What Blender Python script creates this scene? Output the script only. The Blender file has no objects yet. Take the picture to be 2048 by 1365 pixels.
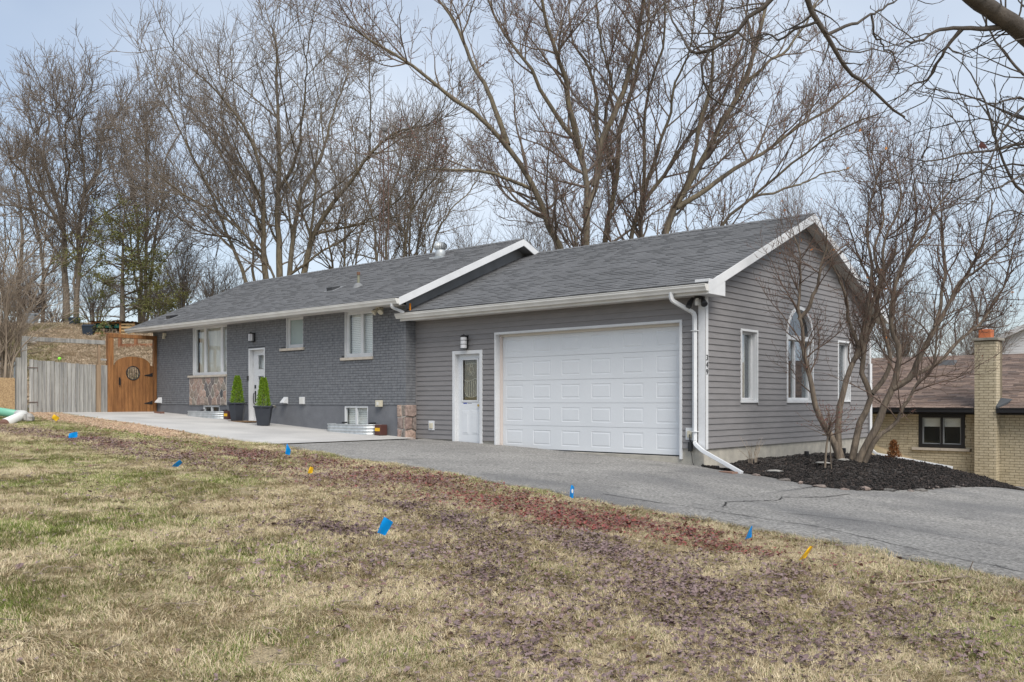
import bpy, math, random
import numpy as np
from mathutils import Vector
SC = bpy.context.scene
COL = SC.collection
R = math.radians
# ------------------------------------------------------------------ camera, sky, sun, exposure
CAM = np.array([8.575, -15.117, 1.6]); YAW = 41.56
cd = bpy.data.cameras.new('camera'); cam = bpy.data.objects.new('camera', cd); COL.objects.link(cam)
cam.location = CAM; cam.rotation_euler = (R(90), 0, R(YAW))
cd.sensor_width = 36; cd.lens = 31.85; cd.shift_y = .0603; cd.clip_end = 3000; cd.clip_start = .1
SC.camera = cam
SUN_EL, SUN_AZ = 48, 62          # degrees; azimuth measured from -Y (towards the street) to +X
world = bpy.data.worlds.new('World'); SC.world = world; world.use_nodes = True
def build_sky():
    nt = world.node_tree; N = nt.nodes; L = nt.links; N.clear()
    out = N.new('ShaderNodeOutputWorld'); bg = N.new('ShaderNodeBackground')
    sky = N.new('ShaderNodeTexSky'); sky.sky_type = 'NISHITA'; sky.sun_disc = False
    sky.sun_elevation = R(SUN_EL); sky.sun_rotation = R(180 - SUN_AZ); sky.air_density = 1.0; sky.dust_density = 1.5
    tc = N.new('ShaderNodeTexCoord'); mp = N.new('ShaderNodeMapping'); mp.inputs['Location'].default_value = (2.6, .9, .6)
    mp.inputs['Scale'].default_value = (1, 1, 1.6)
    nz = N.new('ShaderNodeTexNoise'); nz.inputs['Scale'].default_value = 1.15; nz.inputs['Detail'].default_value = 5; nz.inputs['Roughness'].default_value = .45
    rp = N.new('ShaderNodeMapRange'); rp.inputs[1].default_value = .34; rp.inputs[2].default_value = .62; rp.inputs[3].default_value = .18; rp.inputs[4].default_value = .95
    mx = N.new('ShaderNodeMix'); mx.data_type = 'RGBA'; mx.inputs[7].default_value = (5.9, 6.5, 7.3, 1)   # thin overcast veil
    L.new(tc.outputs['Generated'], mp.inputs[0]); L.new(mp.outputs[0], nz.inputs['Vector']); L.new(nz.outputs['Fac'], rp.inputs[0])
    L.new(rp.outputs[0], mx.inputs[0]); L.new(sky.outputs[0], mx.inputs[6]); L.new(mx.outputs[2], bg.inputs[0])
    bg.inputs[1].default_value = .075; L.new(bg.outputs[0], out.inputs[0])
build_sky()
sd = bpy.data.lights.new('sun', 'SUN'); sun = bpy.data.objects.new('sun', sd); COL.objects.link(sun)
sd.energy = 1.8; sd.angle = R(36); sd.color = (1, .95, .88)
sun.rotation_euler = (R(90 - SUN_EL), 0, R(SUN_AZ)); sun.location = (20, -20, 30)
SC.view_settings.view_transform = 'Standard'; SC.view_settings.look = 'None'; SC.view_settings.exposure = 0.95; SC.view_settings.gamma = 1
SC.render.engine = 'CYCLES'
SC.cycles.max_bounces = 5; SC.cycles.diffuse_bounces = 2; SC.cycles.glossy_bounces = 2; SC.cycles.transmission_bounces = 3; SC.cycles.transparent_max_bounces = 6
# ------------------------------------------------------------------ helpers
FW = np.array([-math.sin(R(YAW)), math.cos(R(YAW))]); RT = np.array([math.cos(R(YAW)), math.sin(R(YAW))])
def at(px, py, t):               # a point of the place: direction measured in the photo, distance t in metres
    q = CAM[:2] + t * (FW + RT * (px - 1024) / 1812); return np.array([q[0], q[1], CAM[2] - t * (py - 806) / 1812])
GX = [-200,-60,-30,-24,-20.6,-18.5,-16,-13.7,-11.4,-9,-7.4,-4.4,-2.7,-.5,1,3.2,5.4,6.5,10,15,25,200]
GZ = [3,2.2,1.5,1.32,1.28,1.19,1.09,.98,.86,.77,.70,.60,.52,.42,.33,.17,0,-.1,-.42,-.8,-1.2,-2]
def sm(a, lo, hi):
    t = np.clip((np.asarray(a, float) - lo) / (hi - lo), 0, 1); return t * t * (3 - 2 * t)
def T(x, y):                     # height of the terrain
    x = np.asarray(x, float); y = np.asarray(y, float)
    z = np.interp(x, GX, GZ) - .95 * sm(y, 1, 13) * sm(x, -3, 2)
    t = FW[0] * (x - CAM[0]) + FW[1] * (y - CAM[1])
    return z + 3.9 * sm(t, 31, 47) * sm(-x, 20.5, 24)
EXX = [-60,-24,-17,-13.5,-10.2,-7.4,-4.4,-2.7,-.5,1,3.2,5.4,6.5,10,30,200]
EYY = [-3.0,-3.2,-3.8,-3.9,-4.2,-4.25,-4.85,-4.9,-5.2,-5.4,-5.4,-5.45,-5.5,-5.6,-6,-9]
def edge(x): return np.interp(x, EXX, EYY)     # lawn edge of the pad and the driveway

def link(o, parent=None, label=None, cat=None, group=None, kind=None):
    COL.objects.link(o)
    if parent is not None: o.parent = parent
    if label: o['label'] = label
    if cat: o['category'] = cat
    if group: o['group'] = group
    if kind: o['kind'] = kind
    return o
def thing(name, loc, label, cat, rz=0, group=None):
    o = bpy.data.objects.new(name, None); o.empty_display_size = .2
    o.location = loc; o.rotation_euler = (0, 0, rz)
    return link(o, None, label, cat, group)
def root_loc(p):
    while p.parent is not None: p = p.parent
    return p
class MB:
    def __init__(s): s.v = []; s.f = []; s.t = []; s.n = 0
    def add(s, vs, fs, tint=.5):
        for q in vs: s.v.append(tuple(q))
        for f in fs: s.f.append(tuple(i + s.n for i in f)); s.t.append(tint)
        s.n += len(vs); return s
    def hexa(s, p, tint=.5, bottom=True):    # p: 4 lower (ring) + 4 upper
        fs = [(4,5,6,7),(0,1,5,4),(1,2,6,5),(2,3,7,6),(3,0,4,7)]
        if bottom: fs.append((3,2,1,0))
        return s.add(p, fs, tint)
    def box(s, x0, x1, y0, y1, z0, z1, tint=.5):
        return s.hexa([(x0,y0,z0),(x1,y0,z0),(x1,y1,z0),(x0,y1,z0),(x0,y0,z1),(x1,y0,z1),(x1,y1,z1),(x0,y1,z1)], tint)
    def mbox(s, M, u0, u1, v0, v1, w0, w1, tint=.5):
        q = [(u0,v0,w0),(u1,v0,w0),(u1,v1,w0),(u0,v1,w0),(u0,v0,w1),(u1,v0,w1),(u1,v1,w1),(u0,v1,w1)]
        return s.hexa([M(*k) for k in q], tint)
    def prism(s, poly, fn, a, b, tint=.5):   # poly in (p,q); fn(p,q,h)->xyz, extruded from h=a to h=b
        n = len(poly)
        s.add([fn(p, q, a) for p, q in poly] + [fn(p, q, b) for p, q in poly],
              [tuple(range(n))[::-1], tuple(range(n, 2*n))] + [(i, (i+1) % n, n + (i+1) % n, n + i) for i in range(n)], tint)
        return s
    def tube(s, pts, rad, n=8, cap=True, tint=.5, sq=False):
        pts = [np.array(p, float) for p in pts]
        if np.isscalar(rad): rad = [rad] * len(pts)
        ref = np.array([.13, .21, .97]); vs = []
        d0 = pts[-1] - pts[0]
        if abs(np.dot(d0 / (np.linalg.norm(d0) + 1e-9), ref)) > .9: ref = np.array([.97, .2, .1])
        for i, p in enumerate(pts):
            d = pts[min(i+1, len(pts)-1)] - pts[max(i-1, 0)]; d = d / (np.linalg.norm(d) + 1e-9)
            a = np.cross(d, ref); a /= np.linalg.norm(a); b = np.cross(d, a)
            for k in range(n):
                w = 2 * math.pi * (k + (.5 if sq else 0)) / n
                vs.append(p + rad[i] * (math.cos(w) * a + math.sin(w) * b))
        fs = [(i*n + k, i*n + (k+1) % n, (i+1)*n + (k+1) % n, (i+1)*n + k) for i in range(len(pts)-1) for k in range(n)]
        if cap: fs += [tuple(range(n))[::-1], tuple((len(pts)-1)*n + k for k in range(n))]
        return s.add(vs, fs, tint)
    def lathe(s, prof, c, n=16, tint=.5):
        vs = [(c[0] + r * math.cos(2*math.pi*k/n), c[1] + r * math.sin(2*math.pi*k/n), c[2] + z) for r, z in prof for k in range(n)]
        m = len(prof)
        fs = [(i*n+k, i*n+(k+1) % n, (i+1)*n+(k+1) % n, (i+1)*n+k) for i in range(m-1) for k in range(n)] + [tuple(range(n))[::-1], tuple((m-1)*n+k for k in range(n))]
        return s.add(vs, fs, tint)
    def build(s, name, mat, parent=None, local=False, org=None, smooth=False, bevel=0, **kw):
        v = np.array(s.v, float).reshape(-1, 3)
        if parent is not None and not local:
            v = v - np.array(root_loc(parent).location)
        if org is not None: v = v - np.array(org)
        me = bpy.data.meshes.new(name); me.from_pydata(v.tolist(), [], s.f); me.materials.append(mat)
        a = me.attributes.new('tint', 'FLOAT', 'FACE'); a.data.foreach_set('value', np.array(s.t, np.float32))
        if smooth: me.polygons.foreach_set('use_smooth', [True] * len(me.polygons))
        o = bpy.data.objects.new(name, me)
        if org is not None: o.location = org
        if bevel:
            b = o.modifiers.new('bevel', 'BEVEL'); b.width = bevel; b.segments = 2; b.limit_method = 'ANGLE'
        return link(o, parent, **kw)
def np_mesh(name, v, f4, mat, smooth=True, tint=None):   # fast mesh from arrays; f4 (n,3|4)
    me = bpy.data.meshes.new(name); n = len(f4); k = f4.shape[1]
    me.vertices.add(len(v)); me.vertices.foreach_set('co', np.asarray(v, np.float32).ravel())
    me.loops.add(n * k); me.loops.foreach_set('vertex_index', np.asarray(f4, np.int32).ravel())
    me.polygons.add(n); me.polygons.foreach_set('loop_start', np.arange(0, n * k, k, dtype=np.int32))
    me.polygons.foreach_set('use_smooth', np.full(n, smooth))
    me.update(calc_edges=True); me.materials.append(mat)
    if tint is not None:
        a = me.attributes.new('tint', 'FLOAT', 'POINT'); a.data.foreach_set('value', np.asarray(tint, np.float32))
    return me
# ------------------------------------------------------------------ materials
def mat(name, c, c2=None, rough=.7, scale=3., detail=4, lo=.35, hi=.65, bump=0., bscale=None, spec=.3, metal=0., stretch=None, tint=None, mott=.0, mscale=60., objr=0.):
    """noise between two colours; tint = spread of lightness by the face attribute; mott = fine mottling"""
    m = bpy.data.materials.new(name); m.use_nodes = True; nt = m.node_tree; N = nt.nodes; L = nt.links
    b = N['Principled BSDF']; b.inputs['Roughness'].default_value = rough; b.inputs['Metallic'].default_value = metal
    b.inputs['Specular IOR Level'].default_value = spec
    g = N.new('ShaderNodeNewGeometry'); vec = g.outputs['Position']
    if stretch:
        mp = N.new('ShaderNodeMapping'); mp.inputs['Scale'].default_value = stretch; L.new(vec, mp.inputs[0]); vec = mp.outputs[0]
    col = None
    def rgb(c): return (*c, 1)
    if c2 is not None:
        nz = N.new('ShaderNodeTexNoise'); nz.inputs['Scale'].default_value = scale; nz.inputs['Detail'].default_value = detail; L.new(vec, nz.inputs['Vector'])
        mr = N.new('ShaderNodeMapRange'); mr.inputs[1].default_value = lo; mr.inputs[2].default_value = hi; L.new(nz.outputs['Fac'], mr.inputs[0])
        mx = N.new('ShaderNodeMix'); mx.data_type = 'RGBA'; mx.inputs[6].default_value = rgb(c); mx.inputs[7].default_value = rgb(c2); L.new(mr.outputs[0], mx.inputs[0]); col = mx.outputs[2]
    def mult(col, sock):
        mm = N.new('ShaderNodeMix'); mm.data_type = 'RGBA'; mm.blend_type = 'MULTIPLY'; mm.inputs[0].default_value = 1
        if col is None: mm.inputs[6].default_value = rgb(c)
        else: L.new(col, mm.inputs[6])
        L.new(sock, mm.inputs[7]); return mm.outputs[2]
    if mott:
        n2 = N.new('ShaderNodeTexNoise'); n2.inputs['Scale'].default_value = mscale; n2.inputs['Detail'].default_value = 3; L.new(vec, n2.inputs['Vector'])
        r2 = N.new('ShaderNodeMapRange'); r2.inputs[1].default_value = .3; r2.inputs[2].default_value = .7; r2.inputs[3].default_value = 1 - mott; r2.inputs[4].default_value = 1 + mott; L.new(n2.outputs['Fac'], r2.inputs[0])
        col = mult(col, r2.outputs[0])
    if tint:
        at_ = N.new('ShaderNodeAttribute'); at_.attribute_name = 'tint'
        r3 = N.new('ShaderNodeMapRange'); r3.inputs[3].default_value = 1 - tint; r3.inputs[4].default_value = 1 + tint; L.new(at_.outputs['Fac'], r3.inputs[0])
        col = mult(col, r3.outputs[0])
    if objr:
        oi = N.new('ShaderNodeObjectInfo'); r4 = N.new('ShaderNodeMapRange'); r4.inputs[3].default_value = 1 - objr; r4.inputs[4].default_value = 1 + objr; L.new(oi.outputs['Random'], r4.inputs[0]); col = mult(col, r4.outputs[0])
    if col is None: b.inputs['Base Color'].default_value = rgb(c)
    else: L.new(col, b.inputs['Base Color'])
    if bump:
        n3 = N.new('ShaderNodeTexNoise'); n3.inputs['Scale'].default_value = bscale or scale * 3; n3.inputs['Detail'].default_value = 5; L.new(vec, n3.inputs['Vector'])
        bp = N.new('ShaderNodeBump'); bp.inputs['Strength'].default_value = bump; bp.inputs['Distance'].default_value = .02; L.new(n3.outputs['Fac'], bp.inputs['Height']); L.new(bp.outputs[0], b.inputs['Normal'])
    return m
def rnd_mat(name, cols, rough=.8, bump=0., bscale=40, spec=.25, src='object', mott=.15, mscale=30):
    """colour ramp picked by the object's random number or by the tint attribute / instancer tint"""
    m = bpy.data.materials.new(name); m.use_nodes = True; nt = m.node_tree; N = nt.nodes; L = nt.links
    b = N['Principled BSDF']; b.inputs['Roughness'].default_value = rough; b.inputs['Specular IOR Level'].default_value = spec
    if src == 'object': s = N.new('ShaderNodeObjectInfo').outputs['Random']
    else:
        a = N.new('ShaderNodeAttribute'); a.attribute_name = 'tint'
        if src == 'instancer': a.attribute_type = 'INSTANCER'
        s = a.outputs['Fac']
    r = N.new('ShaderNodeValToRGB'); r.color_ramp.interpolation = 'LINEAR'; e = r.color_ramp.elements
    while len(e) < len(cols): e.new(.5)
    for i, c in enumerate(cols): e[i].position = i / (len(cols) - 1); e[i].color = (*c, 1)
    L.new(s, r.inputs[0])
    g = N.new('ShaderNodeNewGeometry'); n2 = N.new('ShaderNodeTexNoise'); n2.inputs['Scale'].default_value = mscale; L.new(g.outputs['Position'], n2.inputs['Vector'])
    r2 = N.new('ShaderNodeMapRange'); r2.inputs[1].default_value = .3; r2.inputs[2].default_value = .7; r2.inputs[3].default_value = 1 - mott; r2.inputs[4].default_value = 1 + mott; L.new(n2.outputs['Fac'], r2.inputs[0])
    mm = N.new('ShaderNodeMix'); mm.data_type = 'RGBA'; mm.blend_type = 'MULTIPLY'; mm.inputs[0].default_value = 1; L.new(r.outputs[0], mm.inputs[6]); L.new(r2.outputs[0], mm.inputs[7])
    L.new(mm.outputs[2], b.inputs['Base Color'])
    if bump:
        n3 = N.new('ShaderNodeTexNoise'); n3.inputs['Scale'].default_value = bscale; n3.inputs['Detail'].default_value = 5; L.new(g.outputs['Position'], n3.inputs['Vector'])
        bp = N.new('ShaderNodeBump'); bp.inputs['Strength'].default_value = bump; bp.inputs['Distance'].default_value = .02; L.new(n3.outputs['Fac'], bp.inputs['Height']); L.new(bp.outputs[0], b.inputs['Normal'])
    return m
def glass_mat(name, tintc=(.96, .97, .96), refl=.04):
    m = bpy.data.materials.new(name); m.use_nodes = True; nt = m.node_tree; N = nt.nodes; L = nt.links; N.clear()
    out = N.new('ShaderNodeOutputMaterial'); tr = N.new('ShaderNodeBsdfTransparent'); tr.inputs[0].default_value = (*tintc, 1)
    gl = N.new('ShaderNodeBsdfGlossy'); gl.inputs['Roughness'].default_value = .015; gl.inputs[0].default_value = (.9, .95, 1, 1)
    lw = N.new('ShaderNodeLayerWeight'); lw.inputs[0].default_value = .5; pw = N.new('ShaderNodeMath'); pw.operation = 'POWER'; pw.inputs[1].default_value = 5; L.new(lw.outputs['Facing'], pw.inputs[0])
    mr = N.new('ShaderNodeMapRange'); mr.inputs[3].default_value = refl; mr.inputs[4].default_value = 1; L.new(pw.outputs[0], mr.inputs[0])
    mx = N.new('ShaderNodeMixShader'); L.new(mr.outputs[0], mx.inputs[0]); L.new(tr.outputs[0], mx.inputs[1]); L.new(gl.outputs[0], mx.inputs[2]); L.new(mx.outputs[0], out.inputs[0])
    return m
m_white = mat('white_trim', (.69, .70, .71), (.61, .62, .63), rough=.45, scale=1.5, mott=.03, mscale=25)
m_cream = mat('cream_gutter', (.70, .69, .66), (.6, .59, .56), rough=.45, scale=2, mott=.04)
m_soffit = mat('soffit_metal', (.62, .60, .57), (.55, .53, .5), rough=.6, scale=2)
m_mortar = mat('painted_mortar_shade', (.075, .079, .087), (.10, .105, .113), rough=.9, scale=20)  # grey-painted mortar, its colour darkened to stand for the shadow in the joints
m_brick = mat('painted_brick', (.150, .157, .170), (.205, .212, .225), rough=.75, scale=9, detail=3, bump=.25, bscale=60, mott=.12, mscale=45)
m_found = mat('painted_parging', (.145, .15, .163), (.175, .18, .193), rough=.85, scale=3, bump=.2, bscale=30, mott=.07, mscale=40)
m_siding = mat('vinyl_siding', (.208, .199, .199), (.232, .222, .222), objr=.05, rough=.55, scale=2.5, mott=.05, mscale=60, bump=.06, bscale=120, stretch=(1, 1, 4))
m_concrete_f = mat('bare_foundation', (.46, .43, .37), (.34, .32, .28), rough=.9, scale=4, mott=.1, bump=.2, bscale=30)
m_shingle = mat('asphalt_shingle', (.136, .138, .142), (.150, .152, .157), rough=.9, scale=.8, tint=.09, mott=.14, mscale=60, bump=.4, bscale=200)
m_shingle2 = rnd_mat('brown_shingle', [(.115, .088, .075), (.20, .145, .115), (.25, .185, .15), (.175, .125, .102), (.13, .10, .088)], src='tint', mott=.25, mscale=40, bump=.3, bscale=150)
m_gable = mat('dark_gable_board', (.19, .195, .20), (.23, .235, .24), rough=.7, scale=2)
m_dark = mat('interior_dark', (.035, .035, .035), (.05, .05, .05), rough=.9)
m_black = mat('black_metal', (.015, .015, .017), rough=.4, spec=.5)
m_glass = glass_mat('window_glass')
m_frost = mat('frosted_pane', (.33, .40, .38), (.28, .34, .33), rough=.25, scale=1.5, spec=.5)
m_blind = mat('white_blind', (.84, .85, .84), rough=.6)
m_glass2 = glass_mat('reflecting_glass', refl=.16)
m_curtain = mat('curtain_cloth', (.80, .77, .70), (.66, .63, .57), rough=.9, scale=5, stretch=(8, 8, .4))
m_sill = mat('limestone_sill', (.56, .50, .42), (.46, .41, .35), rough=.85, scale=6, bump=.2, mott=.08)
m_mort2 = mat('pale_mortar', (.62, .58, .52), (.5, .46, .41), rough=.9, scale=15, bump=.2)
m_stone = rnd_mat('field_stone', [(.30, .21, .17), (.36, .27, .22), (.13, .13, .135), (.40, .29, .24), (.24, .22, .19), (.33, .235, .2), (.10, .105, .11), (.31, .25, .20)], bump=.6, bscale=35, mott=.3, mscale=18)
m_gdoor = mat('garage_door_paint', (.70, .72, .74), (.67, .69, .71), rough=.5, scale=1, mott=.02, bump=.05, bscale=150)
m_asphalt = None
m_galv = mat('galvanised_steel', (.55, .57, .58), (.42, .45, .46), rough=.5, metal=.5, scale=8)
m_cedar = mat('stained_cedar', (.27, .125, .045), (.17, .075, .028), rough=.65, scale=3, objr=.14, stretch=(6, 6, .5), mott=.2, mscale=14, bump=.2, bscale=30)
m_grey_wood = mat('weathered_wood', (.40, .39, .36), (.24, .235, .225), objr=.15, rough=.9, scale=2.2, stretch=(9, 9, .45), mott=.2, mscale=10, bump=.3, bscale=24, tint=.18)
m_tan_wood = mat('tan_wood', (.33, .24, .16), (.24, .17, .11), rough=.85, scale=3, stretch=(8, 8, .5), bump=.2)
m_osb = mat('strand_board', (.48, .34, .19), (.30, .20, .11), rough=.85, scale=26, detail=2, bump=.2)
m_pot = mat('slate_planter', (.028, .032, .042), (.035, .04, .05), rough=.45, scale=3, spec=.4)
m_tan_brick = mat('buff_brick', (.42, .36, .25), (.49, .425, .305), rough=.85, scale=7, mott=.14, mscale=30, bump=.25, bscale=60, tint=.12)
m_tan_mort = mat('buff_mortar', (.17, .14, .095), rough=.9)
m_terra = mat('terracotta', (.52, .17, .07), (.42, .13, .06), rough=.8)
m_yellow = mat('yellow_label', (.75, .42, .02), rough=.5)
m_brown = mat('brown_plastic', (.08, .035, .03), rough=.5)
m_blue_f = mat('blue_flag_vinyl', (.0, .22, .62), (.0, .26, .68), rough=.4)
m_yel_f = mat('yellow_flag_vinyl', (.85, .48, .01), (.88, .55, .03), rough=.4)
m_wire = mat('steel_wire', (.25, .25, .25), rough=.4, metal=.8)
m_beige = mat('beige_plastic', (.55, .51, .40), rough=.5)
m_lamp = mat('opal_glass', (.66, .66, .68), rough=.25, spec=.5)
m_orange = mat('orange_sealant', (.75, .25, .01), rough=.6)
m_bark = mat('bark_grey_brown', (.19, .16, .125), (.115, .095, .078), rough=.95, scale=6, stretch=(3, 3, .6), bump=.5, bscale=20)
m_bark_m = mat('bark_mossy', (.165, .138, .092), (.115, .098, .076), rough=.95, scale=1.8, stretch=(2, 2, .5), bump=.5, bscale=16, mott=.3, mscale=7)
m_twig = mat('twig_brown', (.185, .148, .12), (.14, .11, .09), rough=.9, scale=2)
m_twig_r = mat('twig_reddish', (.15, .105, .08), (.105, .076, .06), rough=.9, scale=2)
m_twig_p = mat('twig_pale', (.34, .28, .215), (.25, .2, .155), rough=.9, scale=2)
m_bark_s = mat('bark_smooth_grey', (.20, .16, .12), (.11, .088, .07), rough=.9, scale=4, stretch=(5, 5, 1), bump=.4, bscale=14, mott=.2, mscale=10)
m_bark_n = mat('bark_dark', (.10, .085, .072), (.06, .052, .045), rough=.9, scale=9, bump=.4, bscale=40)
m_twig_f = mat('twig_far_haze', (.225, .19, .16), (.165, .138, .115), rough=.9, scale=2)  # paler twigs for the far trees, distance haze put into the colour
m_bud = mat('red_bud', (.17, .045, .03), (.11, .05, .035), rough=.7)
m_leafdry = rnd_mat('dry_leaf', [(.30, .10, .03), (.42, .18, .05), (.22, .07, .03)], src='tint')
rng = np.random.default_rng(7); random.seed(7)
def vnoise(x, y, s, seed=0):      # cheap smooth noise 0..1
    x = np.asarray(x, float) * s + seed * 17.3; y = np.asarray(y, float) * s - seed * 9.1
    def h(i, j): v = np.sin(i * 127.1 + j * 311.7 + seed * 3.7) * 43758.5453; return v - np.floor(v)
    i = np.floor(x); j = np.floor(y); fx = x - i; fy = y - j; fx = fx*fx*(3-2*fx); fy = fy*fy*(3-2*fy)
    return (h(i,j)*(1-fx)+h(i+1,j)*fx)*(1-fy) + (h(i,j+1)*(1-fx)+h(i+1,j+1)*fx)*fy
def fnoise(x, y, s, seed=0): return (vnoise(x,y,s,seed)*.55 + vnoise(x,y,s*2.1,seed+1)*.28 + vnoise(x,y,s*4.3,seed+2)*.17)
# ------------------------------------------------------------------ terrain
def soil_mat():
    m = mat('lawn_soil', (.38, .30, .19), (.27, .22, .13), rough=.95, scale=1.1, detail=6, lo=.4, hi=.62, bump=1.0, bscale=60, mott=.45, mscale=70); return m
def axis(lo, hi, step, far):
    a = np.arange(lo, hi + 1e-6, step); out = []; d = step; p = hi
    while p < far: d *= 1.35; p += d; out.append(p)
    inn = []; d = step; p = lo
    while p > -far: d *= 1.35; p -= d; inn.append(p)
    return np.concatenate([inn[::-1], a, out])
def ground():
    xs = axis(-34, 14, .25, 1400); ys = axis(-16, 16, .25, 1400)
    X, Y = np.meshgrid(xs, ys, indexing='ij'); Z = T(X, Y)
    lawn = (Y < edge(X)) & (X > -30) & (X < 14)
    Z = Z + np.where(lawn, (fnoise(X, Y, 1.3, 3) - .5) * .05, 0)
    Z = Z + sm(-X, 21, 23) * (fnoise(X, Y, .5, 5) - .5) * .25
    hard = (X > -22) & (X < 30) & (Y > edge(X) + .12) & (Y < 12)
    Z = Z - np.where(hard, .03, 0)
    n, k = X.shape; idx = np.arange(n * k).reshape(n, k)
    f = np.stack([idx[:-1,:-1], idx[1:,:-1], idx[1:,1:], idx[:-1,1:]], -1).reshape(-1, 4)
    o = bpy.data.objects.new('ground', np_mesh('ground', np.stack([X, Y, Z], -1).reshape(-1, 3), f, soil_mat())); link(o, kind='structure')
ground()
def sheet(name, m, us, lo, hi, nv, dz, parent=None):      # ruled sheet over the terrain between y=lo(x) and y=hi(x)
    us = np.asarray(us); v = np.linspace(0, 1, nv); lo_ = lo(us)[:, None]; hi_ = hi(us)[:, None]
    Y = lo_ + (hi_ - lo_) * v[None]; X = np.repeat(us[:, None], nv, 1); Z = T(X, Y) + dz
    n = len(us); idx = np.arange(n * nv).reshape(n, nv)
    f = np.stack([idx[:-1,:-1], idx[1:,:-1], idx[1:,1:], idx[:-1,1:]], -1).reshape(-1, 4)
    # skirt along the lower edge so the slab has thickness
    vs = np.stack([X, Y, Z], -1).reshape(-1, 3); low = vs[idx[:, 0]] - [0, 0, .12]; li = np.arange(n) + len(vs)
    vs = np.vstack([vs, low]); f = np.vstack([f, np.stack([idx[:-1,0], li[:-1], li[1:], idx[1:,0]], -1)])
    return link(bpy.data.objects.new(name, np_mesh(name, vs, f, m)), parent, kind=None if parent else 'structure')
def asphalt_mat():
    m = mat('worn_asphalt', (.30, .288, .268), (.235, .226, .212), rough=.92, scale=.9, detail=7, lo=.35, hi=.66, bump=.9, bscale=90, mott=.5, mscale=26)
    nt = m.node_tree; N = nt.nodes; L = nt.links; b = N['Principled BSDF']; src = b.inputs['Base Color'].links[0].from_socket; g = N.new('ShaderNodeNewGeometry'); col = src
    def layer(col, fac, c, blend='MIX'):
        mx = N.new('ShaderNodeMix'); mx.data_type = 'RGBA'; mx.blend_type = blend; L.new(fac, mx.inputs[0]); L.new(col, mx.inputs[6]); mx.inputs[7].default_value = (*c, 1); return mx.outputs[2]
    def noise(sc, lo, hi, st=(1, 1, 1), top=1., detail=4):
        mp = N.new('ShaderNodeMapping'); mp.inputs['Scale'].default_value = st; L.new(g.outputs['Position'], mp.inputs[0]); n = N.new('ShaderNodeTexNoise'); n.inputs['Scale'].default_value = sc; n.inputs['Detail'].default_value = detail; L.new(mp.outputs[0], n.inputs['Vector'])
        r = N.new('ShaderNodeMapRange'); r.inputs[1].default_value = lo; r.inputs[2].default_value = hi; r.inputs[4].default_value = top; L.new(n.outputs['Fac'], r.inputs[0]); return r.outputs[0]
    col = layer(col, noise(.55, .50, .68, (.5, 1.3, 1), .75), (.155, .153, .152))      # worn tracks and patches
    col = layer(col, noise(2.3, .60, .72, (1, 1, 1), .55), (.12, .118, .116))            # stains
    v = N.new('ShaderNodeTexVoronoi'); v.inputs['Scale'].default_value = 48; L.new(g.outputs['Position'], v.inputs['Vector']); r = N.new('ShaderNodeMapRange'); r.inputs[1].default_value = .24; r.inputs[2].default_value = .12; L.new(v.outputs['Distance'], r.inputs[0])
    col = layer(col, r.outputs[0], (.46, .45, .43)); L.new(col, b.inputs['Base Color']); return m
m_asphalt = asphalt_mat()
m_conc = mat('pad_concrete', (.52, .505, .48), (.41, .40, .385), rough=.85, scale=.8, detail=6, mott=.08, mscale=40, bump=.15, bscale=90)
sheet('concrete_pad', m_conc, np.arange(-20.6, -7.59, .12), lambda x: edge(x) + .05 * np.sin(x * 2), lambda x: 0 * x - .30, 24, .035)
drive = sheet('driveway', m_asphalt, np.concatenate([np.arange(-7.6, 9, .12), np.arange(9, 60, 1)]),
      lambda x: edge(x) + .05 * np.sin(x * 3.1) + .16 * (fnoise(x, x*0 + 3, 2.2, 4) - .5), lambda x: np.where(x < .05, .05, np.where(x < 2.6, 2.2, 13.)), 40, .018)
def crack(pts, w):
    b = MB(); pp = []
    for a, c in zip(pts[:-1], pts[1:]):
        for s in np.linspace(0, 1, 9)[:-1]: q = np.array(a) + (np.array(c) - np.array(a)) * s; pp.append(q + rng.normal(0, .018, 2))
    pp.append(np.array(pts[-1])); vs = []
    for i, q in enumerate(pp):
        d = pp[min(i+1, len(pp)-1)] - pp[max(i-1, 0)]; d /= np.linalg.norm(d) + 1e-9; nrm = np.array([-d[1], d[0]])
        ww = w * rng.uniform(.3, 1.2)
        for s in (-1, 1): r = q + nrm * ww * s; vs.append((r[0], r[1], float(T(r[0], r[1])) + .023))
    b.add(vs, [(2*i, 2*i+1, 2*i+3, 2*i+2) for i in range(len(pp)-1)]); b.build('crack', m_crack, drive)
m_crack = mat('crack_dark', (.035, .034, .033), rough=.95)
crack([(2.75, -4.35), (2.55, -3.9), (2.75, -3.3), (2.85, -2.9), (2.75, -2.6), (3.1, -2.0), (3.2, -1.2)], .014)
crack([(1.2, -4.9), (2.6, -4.75), (4.2, -4.6), (5.4, -4.95), (6.6, -5.1), (8, -5.2)], .010)
crack([(3.3, -4.0), (4.4, -3.6), (5.6, -3.75), (7.2, -3.3)], .006)
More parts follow.
